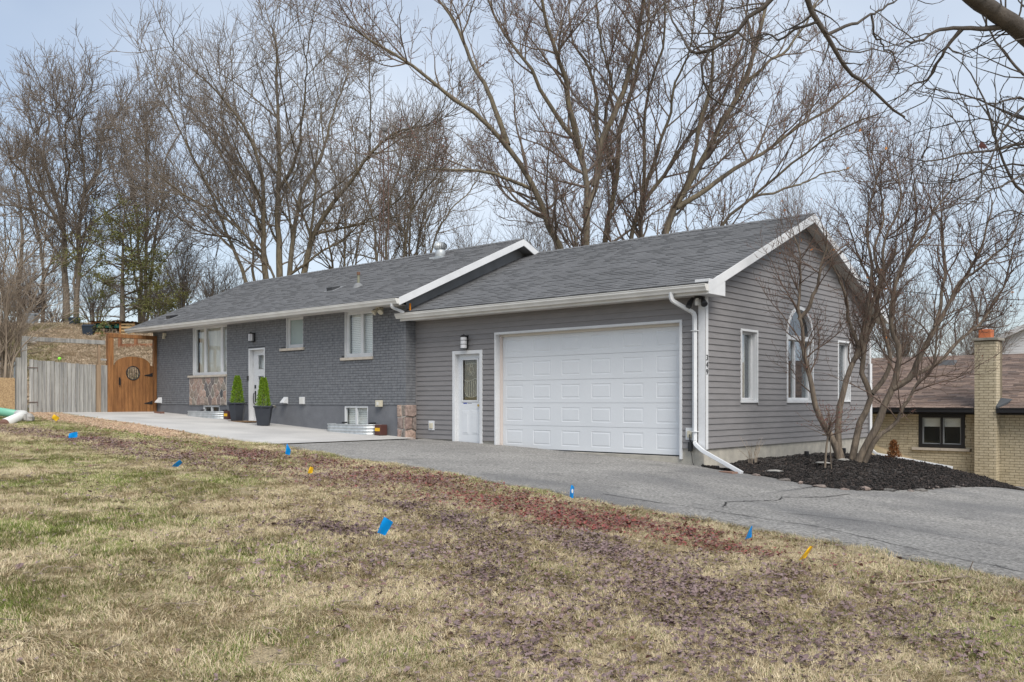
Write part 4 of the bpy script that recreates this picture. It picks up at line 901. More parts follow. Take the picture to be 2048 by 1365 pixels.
    b.hexa([(-9, ey, ez-th), (12, ey, ez-th), (12, ry, rz-th), (-9, ry, rz-th), (-9, ey, ez), (12, ey, ez), (12, ry, rz), (-9, ry, rz)])
    b.hexa([(-9, ry, rz-th), (12, ry, rz-th), (12, 2*ry-ey, ez-th), (-9, 2*ry-ey, ez-th), (-9, ry, rz), (12, ry, rz), (12, 2*ry-ey, ez), (-9, 2*ry-ey, ez)])
    rf = b.build('roof', m_shingle2, t, local=True); sb = MB(); shingles(P, L, -9, 12, .145, .34, sb, rr); s = sb.build('shingles', m_shingle2, rf, local=True); s['kind'] = 'stuff'
    for (x0, x1) in ((-9, C[0] - .02), (C[1] + .02, 12)):
        b = MB(); b.box(x0, x1, ey - .11, ey + .005, ez - .14, ez - .02); b.box(x0, x1, ey - .125, ey - .11, ez - .035, ez - .015); b.box(x0, x1, ey + .005, 0, ez - .19, ez - .17); b.build('gutter', m_black, t, local=True)
    MB().hexa([(C[1], -.42, ez - .15), (C[1] + .05, -.42, ez - .15), (C[1] + .12, .1, ez + .1), (C[1], .1, ez + .1), (C[1], -.42, ez + .05), (C[1] + .05, -.42, ez + .03), (C[1] + .30, .12, ez + .24), (C[1], .1, ez + .28)]).build('chimney_flashing', mat('lead_flashing', (.06, .065, .07), rough=.5), t, local=True)
    v = P(-.65, 4.6, .03); b = MB(); b.box(v[0]-.25, v[0]+.25, v[1]-.15, v[1]+.15, v[2]-.08, v[2]+.10); b.build('roof_vent', mat('grey_vent', (.16, .17, .18), rough=.6), t, local=True)
    MB().box(-8, 12, .2, 10, -1.3, 1.2).build('core_wall', m_tan_mort, t, local=True) if False else None
neighbour()
def white_house():
    D = 46.; o = at(2100, 806, D); o[2] = 0; t = thing('white_house', o, 'white sided gable house far behind the buff brick chimney', 'house'); k = D / 1812
    hw = 235 * k; pk = 1.6 + (806 - 632) * k; ev = pk - .47 * hw
    MB().add([(-hw, 0, -1), (hw, 0, -1), (hw, 0, ev), (0, 0, pk), (-hw, 0, ev)], [(0,1,2,3,4)]).build('gable_wall', mat('white_vinyl', (.72, .73, .75), rough=.6), t, local=True)
    for r in range(40):
        z = 2.0 + r * .14; w = min(hw, (pk - z) / .47)
        if w > .2: MB().hexa([(-w, -.003, z), (w, -.003, z), (w, -.03, z), (-w, -.03, z), (-w, -.003, z+.14), (w, -.003, z+.14), (w, -.006, z+.14), (-w, -.006, z+.14)]).build('siding_board', mat('white_vinyl', (.72, .73, .75), rough=.6) if r == 0 else bpy.data.materials['white_vinyl'], t, local=True)
    for s in (-1, 1):
        q = lambda x, y, z: (s*x, y, z); e = hw + .4
        MB().hexa([q(0, -.4, pk), q(e, -.4, pk - .47*e), q(e, 9, pk - .47*e), q(0, 9, pk), q(0, -.4, pk+.12), q(e, -.4, pk+.12 - .47*e), q(e, 9, pk+.12 - .47*e), q(0, 9, pk+.12)]).build('roof', m_gable, t, local=True)
        MB().hexa([q(0, -.44, pk-.13), q(e, -.44, pk-.13 - .47*e), q(e, -.405, pk-.13 - .47*e), q(0, -.405, pk-.13), q(0, -.44, pk+.13), q(e, -.44, pk+.13 - .47*e), q(e, -.405, pk+.13 - .47*e), q(0, -.405, pk+.13)]).build('rake_board', m_white, t, local=True)
white_house()
# ------------------------------------------------------------------ the back yard on the hill
def gz(p): return np.array([p[0], p[1], float(T(p[0], p[1]))])
def shelter():
    p = gz(at(216, 680, 42.5)); t = thing('firewood_shelter', p, 'small orange firewood shelter with corrugated roof on the hill behind the gate', 'shelter', rz=R(YAW) + .15)
    m_or = mat('orange_lumber', (.36, .17, .06), (.26, .12, .05), rough=.8)
    for x in (-.7, .55, 1.15): 
        for y in (0, .7): MB().box(x-.04, x+.04, y-.04, y+.04, -.1, .66 if y == 0 else .6).build('post', m_or, t, local=True)
    for z in (.08, .60): MB().box(-.74, .6, -.045, -.01, z, z+.06).build('rail', m_or, t, local=True)
    for k in range(4): MB().box(.6, 1.2, -.05, -.01, .06 + k*.15, .15 + k*.15).build('slat', mat('pale_pallet', (.42, .29, .15), rough=.85) if k == 0 else bpy.data.materials['pale_pallet'], t, local=True)
    b = MB(); n = 40; vs = []
    for i in range(n + 1): x = -.85 + 2.15*i/n; z = .68 + .02*math.sin(i*1.57); vs += [(x, -.2, z), (x, .9, z-.06)]
    b.add(vs, [(2*i, 2*i+2, 2*i+3, 2*i+1) for i in range(n)]).build('corrugated_roof', mat('rusty_roof', (.06, .05, .05), (.11, .08, .06), rough=.7), t, local=True)
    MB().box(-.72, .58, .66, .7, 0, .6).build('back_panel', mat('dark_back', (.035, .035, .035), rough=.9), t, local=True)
    wt = bpy.data.objects.new('firewood', None)
    lg = rnd_mat('cut_logs', [(.10, .07, .05), (.22, .16, .11), (.06, .05, .045), (.16, .12, .09)])
    for k in range(26):
        x = -.62 + (k % 9) * .135 + random.uniform(-.02, .02); z = .06 + (k // 9) * .11
        MB().tube([(x, .02, z), (x, .45, z)], random.uniform(.045, .065), 8).build('log', lg, t, local=True)
    for k in range(3):
        x = -.45 + k*.42; MB().lathe([(.05, -.11), (.18, -.08), (.2, .03), (.12, .12), (.0, .15)], (x, .22, .47), 10).build('green_bag', mat('green_tarp', (.02, .12, .10), (.03, .17, .14), rough=.5) if k == 0 else bpy.data.materials['green_tarp'], t, local=True)
shelter()
def raised_bed():
    p = gz(at(272, 694, 40.5)); t = thing('raised_garden_bed', p, 'reddish wooden raised garden bed on the hill behind the arched gate', 'garden bed', rz=R(YAW) - .1)
    mm = mat('red_lumber', (.26, .12, .06), (.2, .09, .05), rough=.85)
    for k in range(2): MB().box(-.7, 1.2, 0, .05, -.1 + k*.17, .06 + k*.17).build('plank', mm, t, local=True); MB().box(-.7, -.65, .06, 1.4, -.1 + k*.17, .06 + k*.17).build('plank', mm, t, local=True)
    for x in (-.75, .0, 1.2): MB().box(x-.06, x+.06, -.07, .05, -.1, .5).build('post', mm, t, local=True)
    MB().box(-.64, 1.19, .06, 1.39, -.1, .15).build('bed_soil', m_brown, t, local=True)
raised_bed()
def bin_(px, py, d, s, c, label):
    p = gz(at(px, py, d)); t = thing('storage_bin', p, label, 'bin', rz=R(YAW)); mm = mat('bin_plastic', c, rough=.5)
    MB().hexa([(-.3*s, -.25*s, 0), (.3*s, -.25*s, 0), (.3*s, .25*s, 0), (-.3*s, .25*s, 0), (-.36*s, -.3*s, .6*s), (.36*s, -.3*s, .6*s), (.36*s, .3*s, .6*s), (-.36*s, .3*s, .6*s)]).build('body', mm, t, local=True)
    MB().hexa([(-.39*s, -.33*s, .6*s), (.39*s, -.33*s, .6*s), (.39*s, .33*s, .6*s), (-.39*s, .33*s, .6*s), (-.3*s, -.2*s, .72*s), (.3*s, -.2*s, .72*s), (.3*s, .3*s, .74*s), (-.3*s, .3*s, .74*s)]).build('lid', mm, t, local=True)
bin_(179, 681, 42.4, .75, (.02, .03, .045), 'dark blue bin left of the firewood shelter')
bin_(149, 671, 45.0, .6, (.02, .035, .05), 'small dark bin on the hill crest beside the tree trunk')
bin_(62, 664, 45.5, .8, (.20, .22, .24), 'grey bin on the hill crest at the far left')
t = thing('play_ball', gz(at(119, 709, 38.8)), 'small bright green ball lying on the straw hillside', 'ball')
c = np.array(t.location) + [0, 0, .07]; b = MB(); b.lathe([(.001, -.075), (.045, -.06), (.07, -.02), (.07, .025), (.04, .062), (.001, .075)], c, 12); b.build('ball_skin', mat('lime_ball', (.25, .75, .05), rough=.5), t, smooth=True)
def rock(name, c, s, label, group, m, seed):
    g = random.Random(seed); b = MB(); n, k = 9, 6; vs = []
    ph = [g.uniform(0, 6) for _ in range(6)]
    for j in range(k):
        f = math.pi * j / (k-1)
        for i in range(n):
            a = 2*math.pi*i/n; q = 1 + .22*math.sin(a*2+ph[0]) + .15*math.sin(a*3+ph[1]+f*2) + .1*math.sin(f*3+ph[2]+a)
            vs.append((c[0] + s[0]*q*math.sin(f)*math.cos(a+ph[3]), c[1] + s[1]*q*math.sin(f)*math.sin(a+ph[3]), c[2] + s[2]*(1+.15*math.sin(a+ph[4]))*math.cos(f)))
    b.add(vs, [(j*n+i, j*n+(i+1) % n, (j+1)*n+(i+1) % n, (j+1)*n+i) for j in range(k-1) for i in range(n)]); o = b.build(name, m, None, org=c); o['label'] = label; o['category'] = 'stone'; o['group'] = group; return o
m_rock = rnd_mat('pink_granite', [(.16, .135, .12), (.23, .18, .155), (.13, .122, .112), (.20, .18, .165)], bump=.5, bscale=25, mott=.25)
m_pale = mat('pale_limestone', (.36, .345, .32), (.26, .245, .225), rough=.9, scale=9, bump=.4)
edge_r = [(.06, .15, .12, .05), (.10, .10, .09, .05), (.14, .2, .14, .06), (.165, .1, .1, .05), (.20, .19, .12, .05), (.225, .12, .1, .05), (.25, .21, .13, .07), (.28, .13, .1, .05), (.315, .1, .09, .06), (.335, .2, .13, .06), (.36, .16, .1, .04), (.39, .1, .08, .05), (.43, .14, .1, .05), (.47, .11, .1, .04)]
ords = ['first', 'second', 'third', 'fourth', 'fifth', 'sixth', 'seventh', 'eighth', 'ninth', 'tenth', 'eleventh', 'twelfth', 'thirteenth', 'fourteenth']
for i, (s, a, b_, h) in enumerate(edge_r):
    p = bed(np.array(s)) + np.array([random.uniform(-.12, .08), random.uniform(-.06, .10)]); z = float(T(p[0], p[1])) + random.uniform(.02, .05)
    rock('edging_stone', (float(p[0]), float(p[1]) - .02, z - .01), (a*.62*(.6 + .75*((i*37) % 10)/10), b_*.6, h*.6), f'pinkish edging stone of the mulch bed, {ords[i]} from the garage corner', 'stones edging the mulch bed', m_rock, i + 20)
rock('flat_stone', (1.45, -.12, float(T(1.45, -.1)) + .10), (.14, .06, .025), 'flat pale stone lying on the mulch beyond the downspout end', 'pale stones in the mulch', m_pale, 3)
rock('flat_stone', (1.75, 1.25, .49), (.14, .08, .02), 'flat grey stone at the foot of the small grafted shrub', 'pale stones in the mulch', m_pale, 4)
rock('flat_stone', tuple(mulch_pts(np.array(.36), np.array(.5)) + [0, 0, .02]), (.13, .08, .03), 'pale stone in the mulch at the foot of the many-stemmed tree', 'pale stones in the mulch', m_pale, 5)
for i, (px, py, d) in enumerate(((63, 689, 41), (78, 687, 41.2))): p = gz(at(px, py, d)); rock('hill_stone', (p[0], p[1], p[2] + .05), (.3, .2, .10), ('left' if i == 0 else 'right') + ' of two pale stones lying on the straw hillside', 'stones on the hillside', m_pale, i + 60)
p = gz(at(57, 836, 23.6)); rock('pipe_stone', (p[0], p[1], p[2] + .08), (.18, .15, .14), 'grey stone beside the elbow of the drain pipe', 'stone at the pipe', m_pale, 77)
t = thing('clay_brick', (.86, -.50, float(T(.86, -.5))), 'reddish clay brick under the mouth of the downspout', 'brick'); b = MB(); z = float(T(.86, -.5)) + .02
z -= .045
for k in range(1): MB().hexa([(.62, -.60, z + k*.075), (.92, -.66, z + k*.075), (.96, -.52, z + k*.075), (.66, -.46, z + k*.075), (.62, -.60, z + .07 + k*.075), (.92, -.66, z + .07 + k*.075), (.96, -.52, z + .07 + k*.075), (.66, -.46, z + .07 + k*.075)]).build('block', mat('old_clay', (.26, .15, .11), (.2, .13, .10), rough=.95, scale=12), t, bevel=.006)
for (x, y, lab) in ((.32, -.12, 'black stub light by the garage corner under the downspout'), (.55, 3.3, 'black stub light in the mulch against the garage foundation'), (1.55, 2.75, 'black stub light in the mulch beside the tree stems')):
    z = .30 if x < .4 else .44 if x < 1 else .56; t = thing('path_light', (x, y, z), lab, 'garden light'); MB().lathe([(.02, -.08), (.02, .04)], (x, y, z), 8).build('stake', m_black, t); MB().lathe([(.03, .04), (.05, .05), (.05, .13), (.04, .14)], (x, y, z), 10).build('head', m_black, t)
# drain pipe
t = thing('drain_pipe', gz(at(45, 836, 24)), 'green and white plastic drain pipe with elbow at the left edge', 'pipe')
a, b_, c_ = at(-60, 815, 25.2), at(47, 831, 24), at(8, 848, 22.4); MB().tube([a, b_ + (a - b_) * .12], .115, 14).build('green_pipe', mat('green_pvc', (.16, .42, .30), rough=.4, spec=.5), t, smooth=True)
e = b_ + (a - b_) * .10; MB().tube([e, b_, b_ + (c_ - b_) * .1, c_], [.12, .13, .12, .12], 14).build('white_pipe', mat('white_pvc', (.70, .70, .66), rough=.4, spec=.5), t, smooth=True)
MB().tube([c_ + (c_ - b_) * .002, c_ + (c_ - b_) * .03], [.121, .06], 14).build('pipe_mouth', mat('mud', (.16, .09, .07), rough=.9), t)
# chain link at far left
t = thing('chain_link_fence', gz(at(20, 760, 29.5)), 'dark chain link fence left of the weathered gate', 'fence'); A, B_ = at(-40, 709, 28.8), at(46, 728, 29.6); gl = [gz(A)[2], gz(B_)[2]]
MB().tube([A, B_], .03, 8).build('top_rail', m_gable, t)
for f in (0.2, .8): q = A + (B_ - A) * f; MB().tube([(q[0], q[1], gz(q)[2] - .1), q], .03, 8).build('post', m_galv, t)
b = MB()
for i in range(-16, 34):
    for s in (-1, 1):
        pts = []
        for v in (0, 1):
            u = (i / 30 + s * v * .55)
            pts.append((u, v))
        (u0, _), (u1, _) = pts; lo, hi = 0, 1
        if u1 != u0:
            ts = sorted(((0 - u0) / (u1 - u0), (1 - u0) / (u1 - u0))); lo, hi = max(0, ts[0]), min(1, ts[1])
        if hi - lo > .05:
            P_ = lambda f: (lambda q, zb: (q[0], q[1], zb + (q[2] - zb) * f))(A + (B_ - A) * (u0 + (u1-u0) * f), gl[0] + (gl[1]-gl[0]) * (u0 + (u1-u0) * f))
            b.tube([P_(lo), P_(hi)], .004, 3, cap=False)
b.build('wire_mesh', m_galv, t)
# antenna mast behind the house
def antenna():
    D = 39.; base = at(768, 560, D); base[2] = float(T(base[0], base[1])); top = at(768, 258, D)[2]; t = thing('antenna_mast', base, 'rusty lattice antenna mast rising behind the bungalow roof', 'mast'); mm = mat('rust_steel', (.17, .10, .08), (.1, .07, .06), rough=.8); legs = []
    for k in range(3): a = 2.1*k + .4; q = [base[0] + .21*math.cos(a), base[1] + .21*math.sin(a)]; legs.append(q); MB().tube([(*q, base[2]), (*q, top)], .02, 6).build('leg', mm, t)
    z = base[2] + .3; i = 0; br = MB()
    while z < top - .3:
        for k in range(3): a, c = legs[k], legs[(k+1) % 3]; br.tube([(*a, z), (*c, z + .38)], .009, 4, cap=False); br.tube([(*c, z+.38), (*a, z + .76)], .009, 4, cap=False) if k < 2 else None
        z += .76
    br.build('lattice', mm, t); MB().tube([(base[0], base[1], top - .6), (base[0], base[1], at(768, 150, D)[2])], .022, 6).build('pole', m_wire, t); MB().lathe([(.12, 0), (.16, .12), (.1, .25)], (base[0], base[1], top - .1), 10).build('rotator', m_gable, t)
antenna()
t = thing('overhead_cable', at(1818, 561, 22), 'thin black overhead cable crossing behind the many-stemmed tree', 'cable'); MB().tube([at(1560, 545, 24) + (at(2300, 603, 20) - at(1560, 545, 24)) * s - np.array([0, 0, .25 * math.sin(math.pi * s)]) for s in np.linspace(0, 1, 14)], .009, 5).build('line', m_black, t)
# ------------------------------------------------------------------ survey flags
def flag(q, d, m, label, spot=False, bend=.02):
    d *= .955; P = [at(px, py, d) for px, py in q]; gnd = P[3].copy(); gnd[2] = float(T(gnd[0], gnd[1])) ; t = thing('marker_flag', gnd, label, 'flag', group='marker flags on the lawn'); n = 5; vs = []
    nrm = np.array([-FW[0], -FW[1], .3])
    for th in (0, .002):
        for i in range(n + 1):
            for j in range(n + 1):
                u, v = i/n, j/n; p = (P[0]*(1-u) + P[1]*u)*(1-v) + (P[3]*(1-u) + P[2]*u)*v; vs.append(p + nrm * (th + bend * math.sin(u*3.6 + v*2) * 1.0 + .6*bend*u*v) + FW_3 * .05 * u)
    N_ = (n+1)**2; fs = [(o + i*(n+1)+j, o + i*(n+1)+j+1, o + (i+1)*(n+1)+j+1, o + (i+1)*(n+1)+j) for o in (0, N_) for i in range(n) for j in range(n)]
    MB().add(vs, fs).build('vinyl', m, t, smooth=True)
    a = P[0] if abs(P[0][2]) > -9 else P[1]; MB().tube([(P[0]) + nrm*.006, (P[0] + P[3]) / 2 + nrm*.004, (gnd[0], gnd[1], gnd[2] - .05)], .002, 5).build('wire_stem', m_wire, t)
    if spot: c = (P[0]+P[1]+P[2]+P[3]) / 4 + nrm*(.03 + bend); MB().add([c + RT3*.012*math.cos(k) + np.array([0, 0, .028*math.sin(k)]) for k in np.linspace(0, 5.6, 9)], [tuple(range(9))]).build('printed_mark', m_white, t)
FW_3 = np.array([FW[0], FW[1], 0]); RT3 = np.array([RT[0], RT[1], 0])
flag([(768,1034),(785,1046),(769,1073),(755,1066)], 8.9, m_blue_f, 'large blue marker flag standing alone in the middle of the lawn', bend=.012)
flag([(1142,970),(1149,975),(1147,998),(1139,994)], 12, m_blue_f, 'blue marker flag with a white print at the driveway edge before the garage', spot=True)
flag([(1502,1053),(1508,1054),(1506,1076),(1489,1080)], 9.85, m_blue_f, 'blue marker flag at the driveway edge, right beside a drooping yellow one')
flag([(1619,1093),(1630,1096),(1615,1118),(1596,1122)], 8.9, m_yel_f, 'drooping yellow marker flag at the right, near the driveway edge')
flag([(574,887),(580,900),(578,911),(571,909)], 16.5, m_blue_f, 'narrow blue marker flag where the concrete pad meets the driveway')
flag([(620,934),(625,936),(623,947),(616,948)], 13.7, m_yel_f, 'small yellow marker flag on the lawn below the pad corner')
flag([(360,920),(362,925),(354,934),(344,934)], 14, m_blue_f, 'small bent blue marker flag lying low in the reddish leaves')
flag([(138,868),(152,864),(152,875),(138,877)], 19, m_blue_f, 'square blue marker flag at the far left lawn')
flag([(108,829),(117,836),(110,843),(104,837)], 24, m_yel_f, 'diamond-shaped yellow marker flag in front of the weathered gate')
# fallen branches
def branch_on_lawn(pts, r, label, twigs=()):
    P = [gz(at(px, py, d)) + [0, 0, h] for px, py, d, h in pts]; t = thing('fallen_branch', P[0], label, 'branch'); MB().tube(P, [r * (1 - .6*i/(len(P)-1)) for i in range(len(P))], 7).build('stick', m_twig_p, t)
    for tw in twigs: MB().tube([gz(at(px, py, d)) + [0, 0, h] for px, py, d, h in tw], r*.45, 5).build('twig', m_twig_p, t)
branch_on_lawn([(1780,1178,7.98,.03),(1815,1173,8.05,.035),(1850,1171,8.1,.05),(1900,1162,8.3,.05)], .014, 'pale broken branch lying on the lawn at the right')
branch_on_lawn([(1912,1158,8.45,.03),(1935,1157,8.5,.04),(1960,1163,8.4,.03)], .010, 'small twiggy branch with an upright twig at the right driveway edge', [[(1930,1160,8.45,.03),(1938,1145,8.45,.10),(1946,1122,8.4,.2)],[(1930,1160,8.45,.03),(1922,1150,8.5,.06)]])
# ------------------------------------------------------------------ bare trees
def nrm(v): return v / (np.linalg.norm(v, axis=-1, keepdims=True) + 1e-9)
def resample(P, K):
    P = np.array(P, float); d = np.r_[0, np.cumsum(np.linalg.norm(np.diff(P, axis=0), axis=1))]; n = len(P); out = []
    m = np.zeros_like(P); m[1:-1] = (P[2:] - P[:-2]) / (d[2:] - d[:-2])[:, None]; m[0] = (P[1]-P[0]) / (d[1]-d[0]); m[-1] = (P[-1]-P[-2]) / (d[-1]-d[-2])
    for s in np.linspace(0, d[-1], K):
        i = min(np.searchsorted(d, s, 'right') - 1, n - 2); h = d[i+1]-d[i]; t = (s-d[i])/h
        out.append((2*t**3-3*t**2+1)*P[i] + (t**3-2*t**2+t)*h*m[i] + (-2*t**3+3*t**2)*P[i+1] + (t**3-t**2)*h*m[i+1])
    return np.array(out)
def tubes(pts, rad, sides):      # pts (B,K,3), rad (B,K) -> verts, quads
    B, K, _ = pts.shape; d = np.empty_like(pts); d[:, 1:-1] = pts[:, 2:] - pts[:, :-2]; d[:, 0] = pts[:, 1]-pts[:, 0]; d[:, -1] = pts[:, -1]-pts[:, -2]; d = nrm(d)
    g = nrm(pts[:, -1] - pts[:, 0]); ref = np.where(np.abs(g[:, 2:3]) > .8, np.array([[1., .1, 0]]), np.array([[.1, .05, 1.]]))[:, None]
    a = nrm(np.cross(d, np.broadcast_to(ref, d.shape))); b = np.cross(d, a); w = 2*np.pi*np.arange(sides)/sides
    V = pts[:, :, None] + rad[:, :, None, None] * (np.cos(w)[None, None, :, None]*a[:, :, None] + np.sin(w)[None, None, :, None]*b[:, :, None])
    base = np.arange(B*K*sides).reshape(B, K, sides); nx = np.roll(base, -1, 2)
    return V.reshape(-1, 3), np.stack([base[:, :-1], nx[:, :-1], nx[:, 1:], base[:, 1:]], -1).reshape(-1, 4)
class Tree:
    def __init__(s, seed): s.g = np.random.default_rng(seed); s.parts = {'trunk': [], 'crown': []}; s.tips = None
    def limbs(s, L, K=18, sides=8, noise=.0, part='trunk'):      # L: list of (points, r0, r1)
        P = np.stack([resample(p, K) for p, a, b in L]); t = np.linspace(0, 1, K)
        Rr = np.stack([a + (b - a) * t**.8 for p, a, b in L])
        if noise: 
            k = np.minimum(1, t*4)[None, :, None]; w = s.g.normal(0, 1, P.shape); w = (w + np.roll(w, 1, 1) + np.roll(w, -1, 1)) / 2; P = P + w*noise*k
        s.parts[part].append(tubes(P, Rr, sides)); return P, Rr
    def kids(s, P, Rr, per_m, length, ang, K=5, wig=.18, trop=.1, rmax=.05, rtip=.006, sides=4, tmin=.25, part='crown', taper=.5, jit=.5, gather=.0, rf=.6):
        g = s.g; B, KP, _ = P.shape; Ln = np.linalg.norm(np.diff(P, axis=1), axis=2).sum(1)
        n = g.poisson(per_m * Ln * (1 - tmin) + 1e-6); n = np.maximum(n, 1 if per_m > 0 else 0); ib = np.repeat(np.arange(B), n); N = len(ib)
        t = tmin + (1 - tmin) * g.random(N) ** (1 - gather); first = np.r_[True, ib[1:] != ib[:-1]]; t[first] = .985
        f = t * (KP - 1); i0 = np.minimum(f.astype(int), KP - 2); fr = (f - i0)[:, None]
        pos = P[ib, i0]*(1-fr) + P[ib, i0+1]*fr; tan = nrm(P[ib, i0+1] - P[ib, i0]); rp = Rr[ib, i0]*(1-fr[:, 0]) + Rr[ib, i0+1]*fr[:, 0]
        q = g.normal(0, 1, (N, 3)); q = nrm(q - (q*tan).sum(1, keepdims=True)*tan)
        q = nrm(q + np.array([0, 0, .35])); q = nrm(q - (q*tan).sum(1, keepdims=True)*tan)
        a = np.radians(g.uniform(*ang, N)); a[first] *= .3; d = np.cos(a)[:, None]*tan + np.sin(a)[:, None]*q
        L = length * (1 - taper*t) * g.uniform(1-jit, 1+jit, N); r0 = np.minimum(rmax, rp*rf) ; r0 = np.maximum(r0, rtip*1.15)
        pts = np.empty((N, K, 3)); pts[:, 0] = pos; p = pos.copy(); step = (L/(K-1))[:, None]
        for k in range(1, K):
            d = nrm(d + g.normal(0, wig, (N, 3)) + np.array([0, 0, trop])); p = p + d*step; pts[:, k] = p
        rad = r0[:, None] + (rtip - r0)[:, None] * np.linspace(0, 1, K)[None]**.8; rad[:, -1] *= .6
        s.parts[part].append(tubes(pts, rad, sides)); return pts, rad
    def buds(s, P, n, size, mat_):
        g = s.g; B, K, _ = P.shape; ib = np.repeat(np.arange(B), n); f = g.random(len(ib))*(K-1); i0 = np.minimum(f.astype(int), K-2); fr = (f-i0)[:, None]; c = P[ib, i0]*(1-fr)+P[ib, i0+1]*fr
        sz = size*g.uniform(.6, 1.3, len(c))[:, None]; o = np.array([[1, 0, -.3], [-.5, .87, -.3], [-.5, -.87, -.3], [0, 0, 1.4]]); V = c[:, None] + o[None]*sz[:, :, None] + g.normal(0, .3, (len(c), 1, 3))*sz[:, :, None]
        F = np.array([[0,1,3],[1,2,3],[2,0,3],[0,2,1]]); F = (np.arange(len(c))*4)[:, None, None] + F[None]
        s.bud = (V.reshape(-1, 3), F.reshape(-1, 3), mat_)
    def build(s, name, base, label, m_trunk, m_crown, group=None, cat='tree', crown='crown', trunk='trunk', bud='buds'):
        base = np.array(base, float); t = thing(name, base, label, cat, group=group)
        for pn, key, m in ((trunk, 'trunk', m_trunk), (crown, 'crown', m_crown)):
            if not s.parts[key]: continue
            off = 0; Vs = []; Fs = []
            for v, f in s.parts[key]: Vs.append(v); Fs.append(f + off); off += len(v)
            link(bpy.data.objects.new(pn, np_mesh(pn, np.vstack(Vs) - base, np.vstack(Fs), m)), t)
        if hasattr(s, 'bud'): link(bpy.data.objects.new(bud, np_mesh(bud, s.bud[0] - base, s.bud[1], s.bud[2], smooth=False)), t)
        return t
def seen(p): q = np.asarray(p) - CAM; d = q[..., 0]*FW[0] + q[..., 1]*FW[1]; return 1024 + 1812*(q[..., 0]*RT[0] + q[..., 1]*RT[1])/d, 806 - 1812*q[..., 2]/d, d
def fork(px, dd, r0, r1, done):      # a limb that leaves the nearest point of the limbs already grown
    S = np.vstack([resample(p, 40) for p, a, b in done]); u, v, d = seen(S); k = np.argmin((u - px[0][0])**2 + (v - px[0][1])**2); n = len(px)
    return ([S[k]] + [at(p[0], p[1], d[k] + dd*(i/(n-1))**1.3) for i, p in enumerate(px) if i], r0, r1)
def limb(px, D, dd=0., r0=.1, r1=.03, pre=()):      # limb measured in the photo, its distance running from D to D+dd
    n = len(px); return ([*pre] + [at(p[0], p[1], D + dd * (i / (n-1)) ** 1.3) for i, p in enumerate(px)], r0, r1)
def foot(px, D):
    q = at(px, 806, D); q[2] = float(T(q[0], q[1])) - .1; return q
# --- the maples behind the garage
def maple(seed, D, foot_px, L, name, label, dens=1.0, tl=1.0):
    t = Tree(seed); b = foot(foot_px, D); LL = []
    for i, (px, dd, r0, r1) in enumerate(L):
        if px[0][1] > 440: LL.append(limb(px, D, dd, r0, r1, pre=[b + np.array([.1*i, .05*i, 0]), (b*.45 + at(px[0][0], px[0][1], D)*.55)]))
        else: LL.append(fork(px, dd, r0, r1, LL))
    P, Rr = t.limbs([(p, .82*a, b) for p, a, b in LL], K=22, sides=8, noise=.05)
    vis = P[:, 5:], Rr[:, 5:]
    a, ra = t.kids(*vis, per_m=2.2*dens, length=3.0*tl, ang=(25, 60), K=8, wig=.14, trop=.09, rmax=.055, rtip=.012, sides=5, tmin=.05, taper=.3)
    b2, rb = t.kids(a, ra, per_m=3.6*dens, length=1.35*tl, ang=(25, 60), K=6, wig=.17, trop=.10, rmax=.02, rtip=.008, sides=4, tmin=.12, taper=.35)
    c, rc = t.kids(b2, rb, per_m=7.2*dens, length=.55*tl, ang=(25, 65), K=4, wig=.2, trop=.10, rmax=.010, rtip=.0065, sides=3, tmin=.1, taper=.3)
    t.buds(c, 2, .017, m_bud)
    return t.build(name, b, label, m_bark_m, m_twig, group='maples behind the garage')
maple(1, 32, 1150, [
  ([(1128,508),(1088,431),(1055,357),(1010,283),(949,226),(887,185),(830,135),(772,98),(700,50)], -2.5, .24, .03),
  ([(1010,283),(1000,246),(981,193),(953,144),(912,53),(879,0),(850,-60)], 2, .13, .03),
  ([(1174,498),(1174,410),(1170,361),(1158,295),(1137,263),(1109,222),(1080,176),(1051,123),(1010,74),(986,20),(960,-50)], 1.5, .25, .03),
  ([(1158,295),(1150,263),(1137,197),(1133,152),(1109,94),(1092,33),(1075,-60)], -2, .15, .04),
  ([(1174,412),(1191,369),(1195,287),(1187,164),(1174,135),(1150,86),(1140,20)], 3, .13, .03),
  ([(1191,369),(1207,275),(1236,213),(1265,115),(1281,41),(1295,-70)], 1, .16, .05),
  ([(1055,377),(1010,355),(949,341),(863,341),(822,353)], -3, .09, .02),
  ([(1150,470),(1115,445),(1060,415),(1020,405)], 3, .06, .02),
  ([(1088,431),(1120,395),(1145,360)], 3, .07, .02)], 'maple_tree', 'large maple with mossy forked trunks behind the left end of the garage roof')
maple(2, 34, 1245, [
  ([(1213,492),(1228,390),(1240,267),(1252,230),(1266,178),(1290,90),(1300,-40)], 2, .20, .04),
  ([(1283,480),(1287,373),(1283,290),(1295,178),(1308,137),(1328,75),(1330,-40)], -1.5, .17, .03),
  ([(1262,484),(1283,414),(1324,364),(1366,281),(1415,232),(1444,207),(1465,145),(1490,80),(1495,-20)], 2, .16, .03),
  ([(1229,373),(1216,310),(1212,240),(1218,150),(1200,60),(1195,-30)], -3, .09, .02),
  ([(1287,373),(1310,320),(1335,250),(1350,170),(1380,90),(1390,-10)], -3, .10, .02)], 'maple_tree', 'maple with close upright stems behind the middle of the garage ridge')
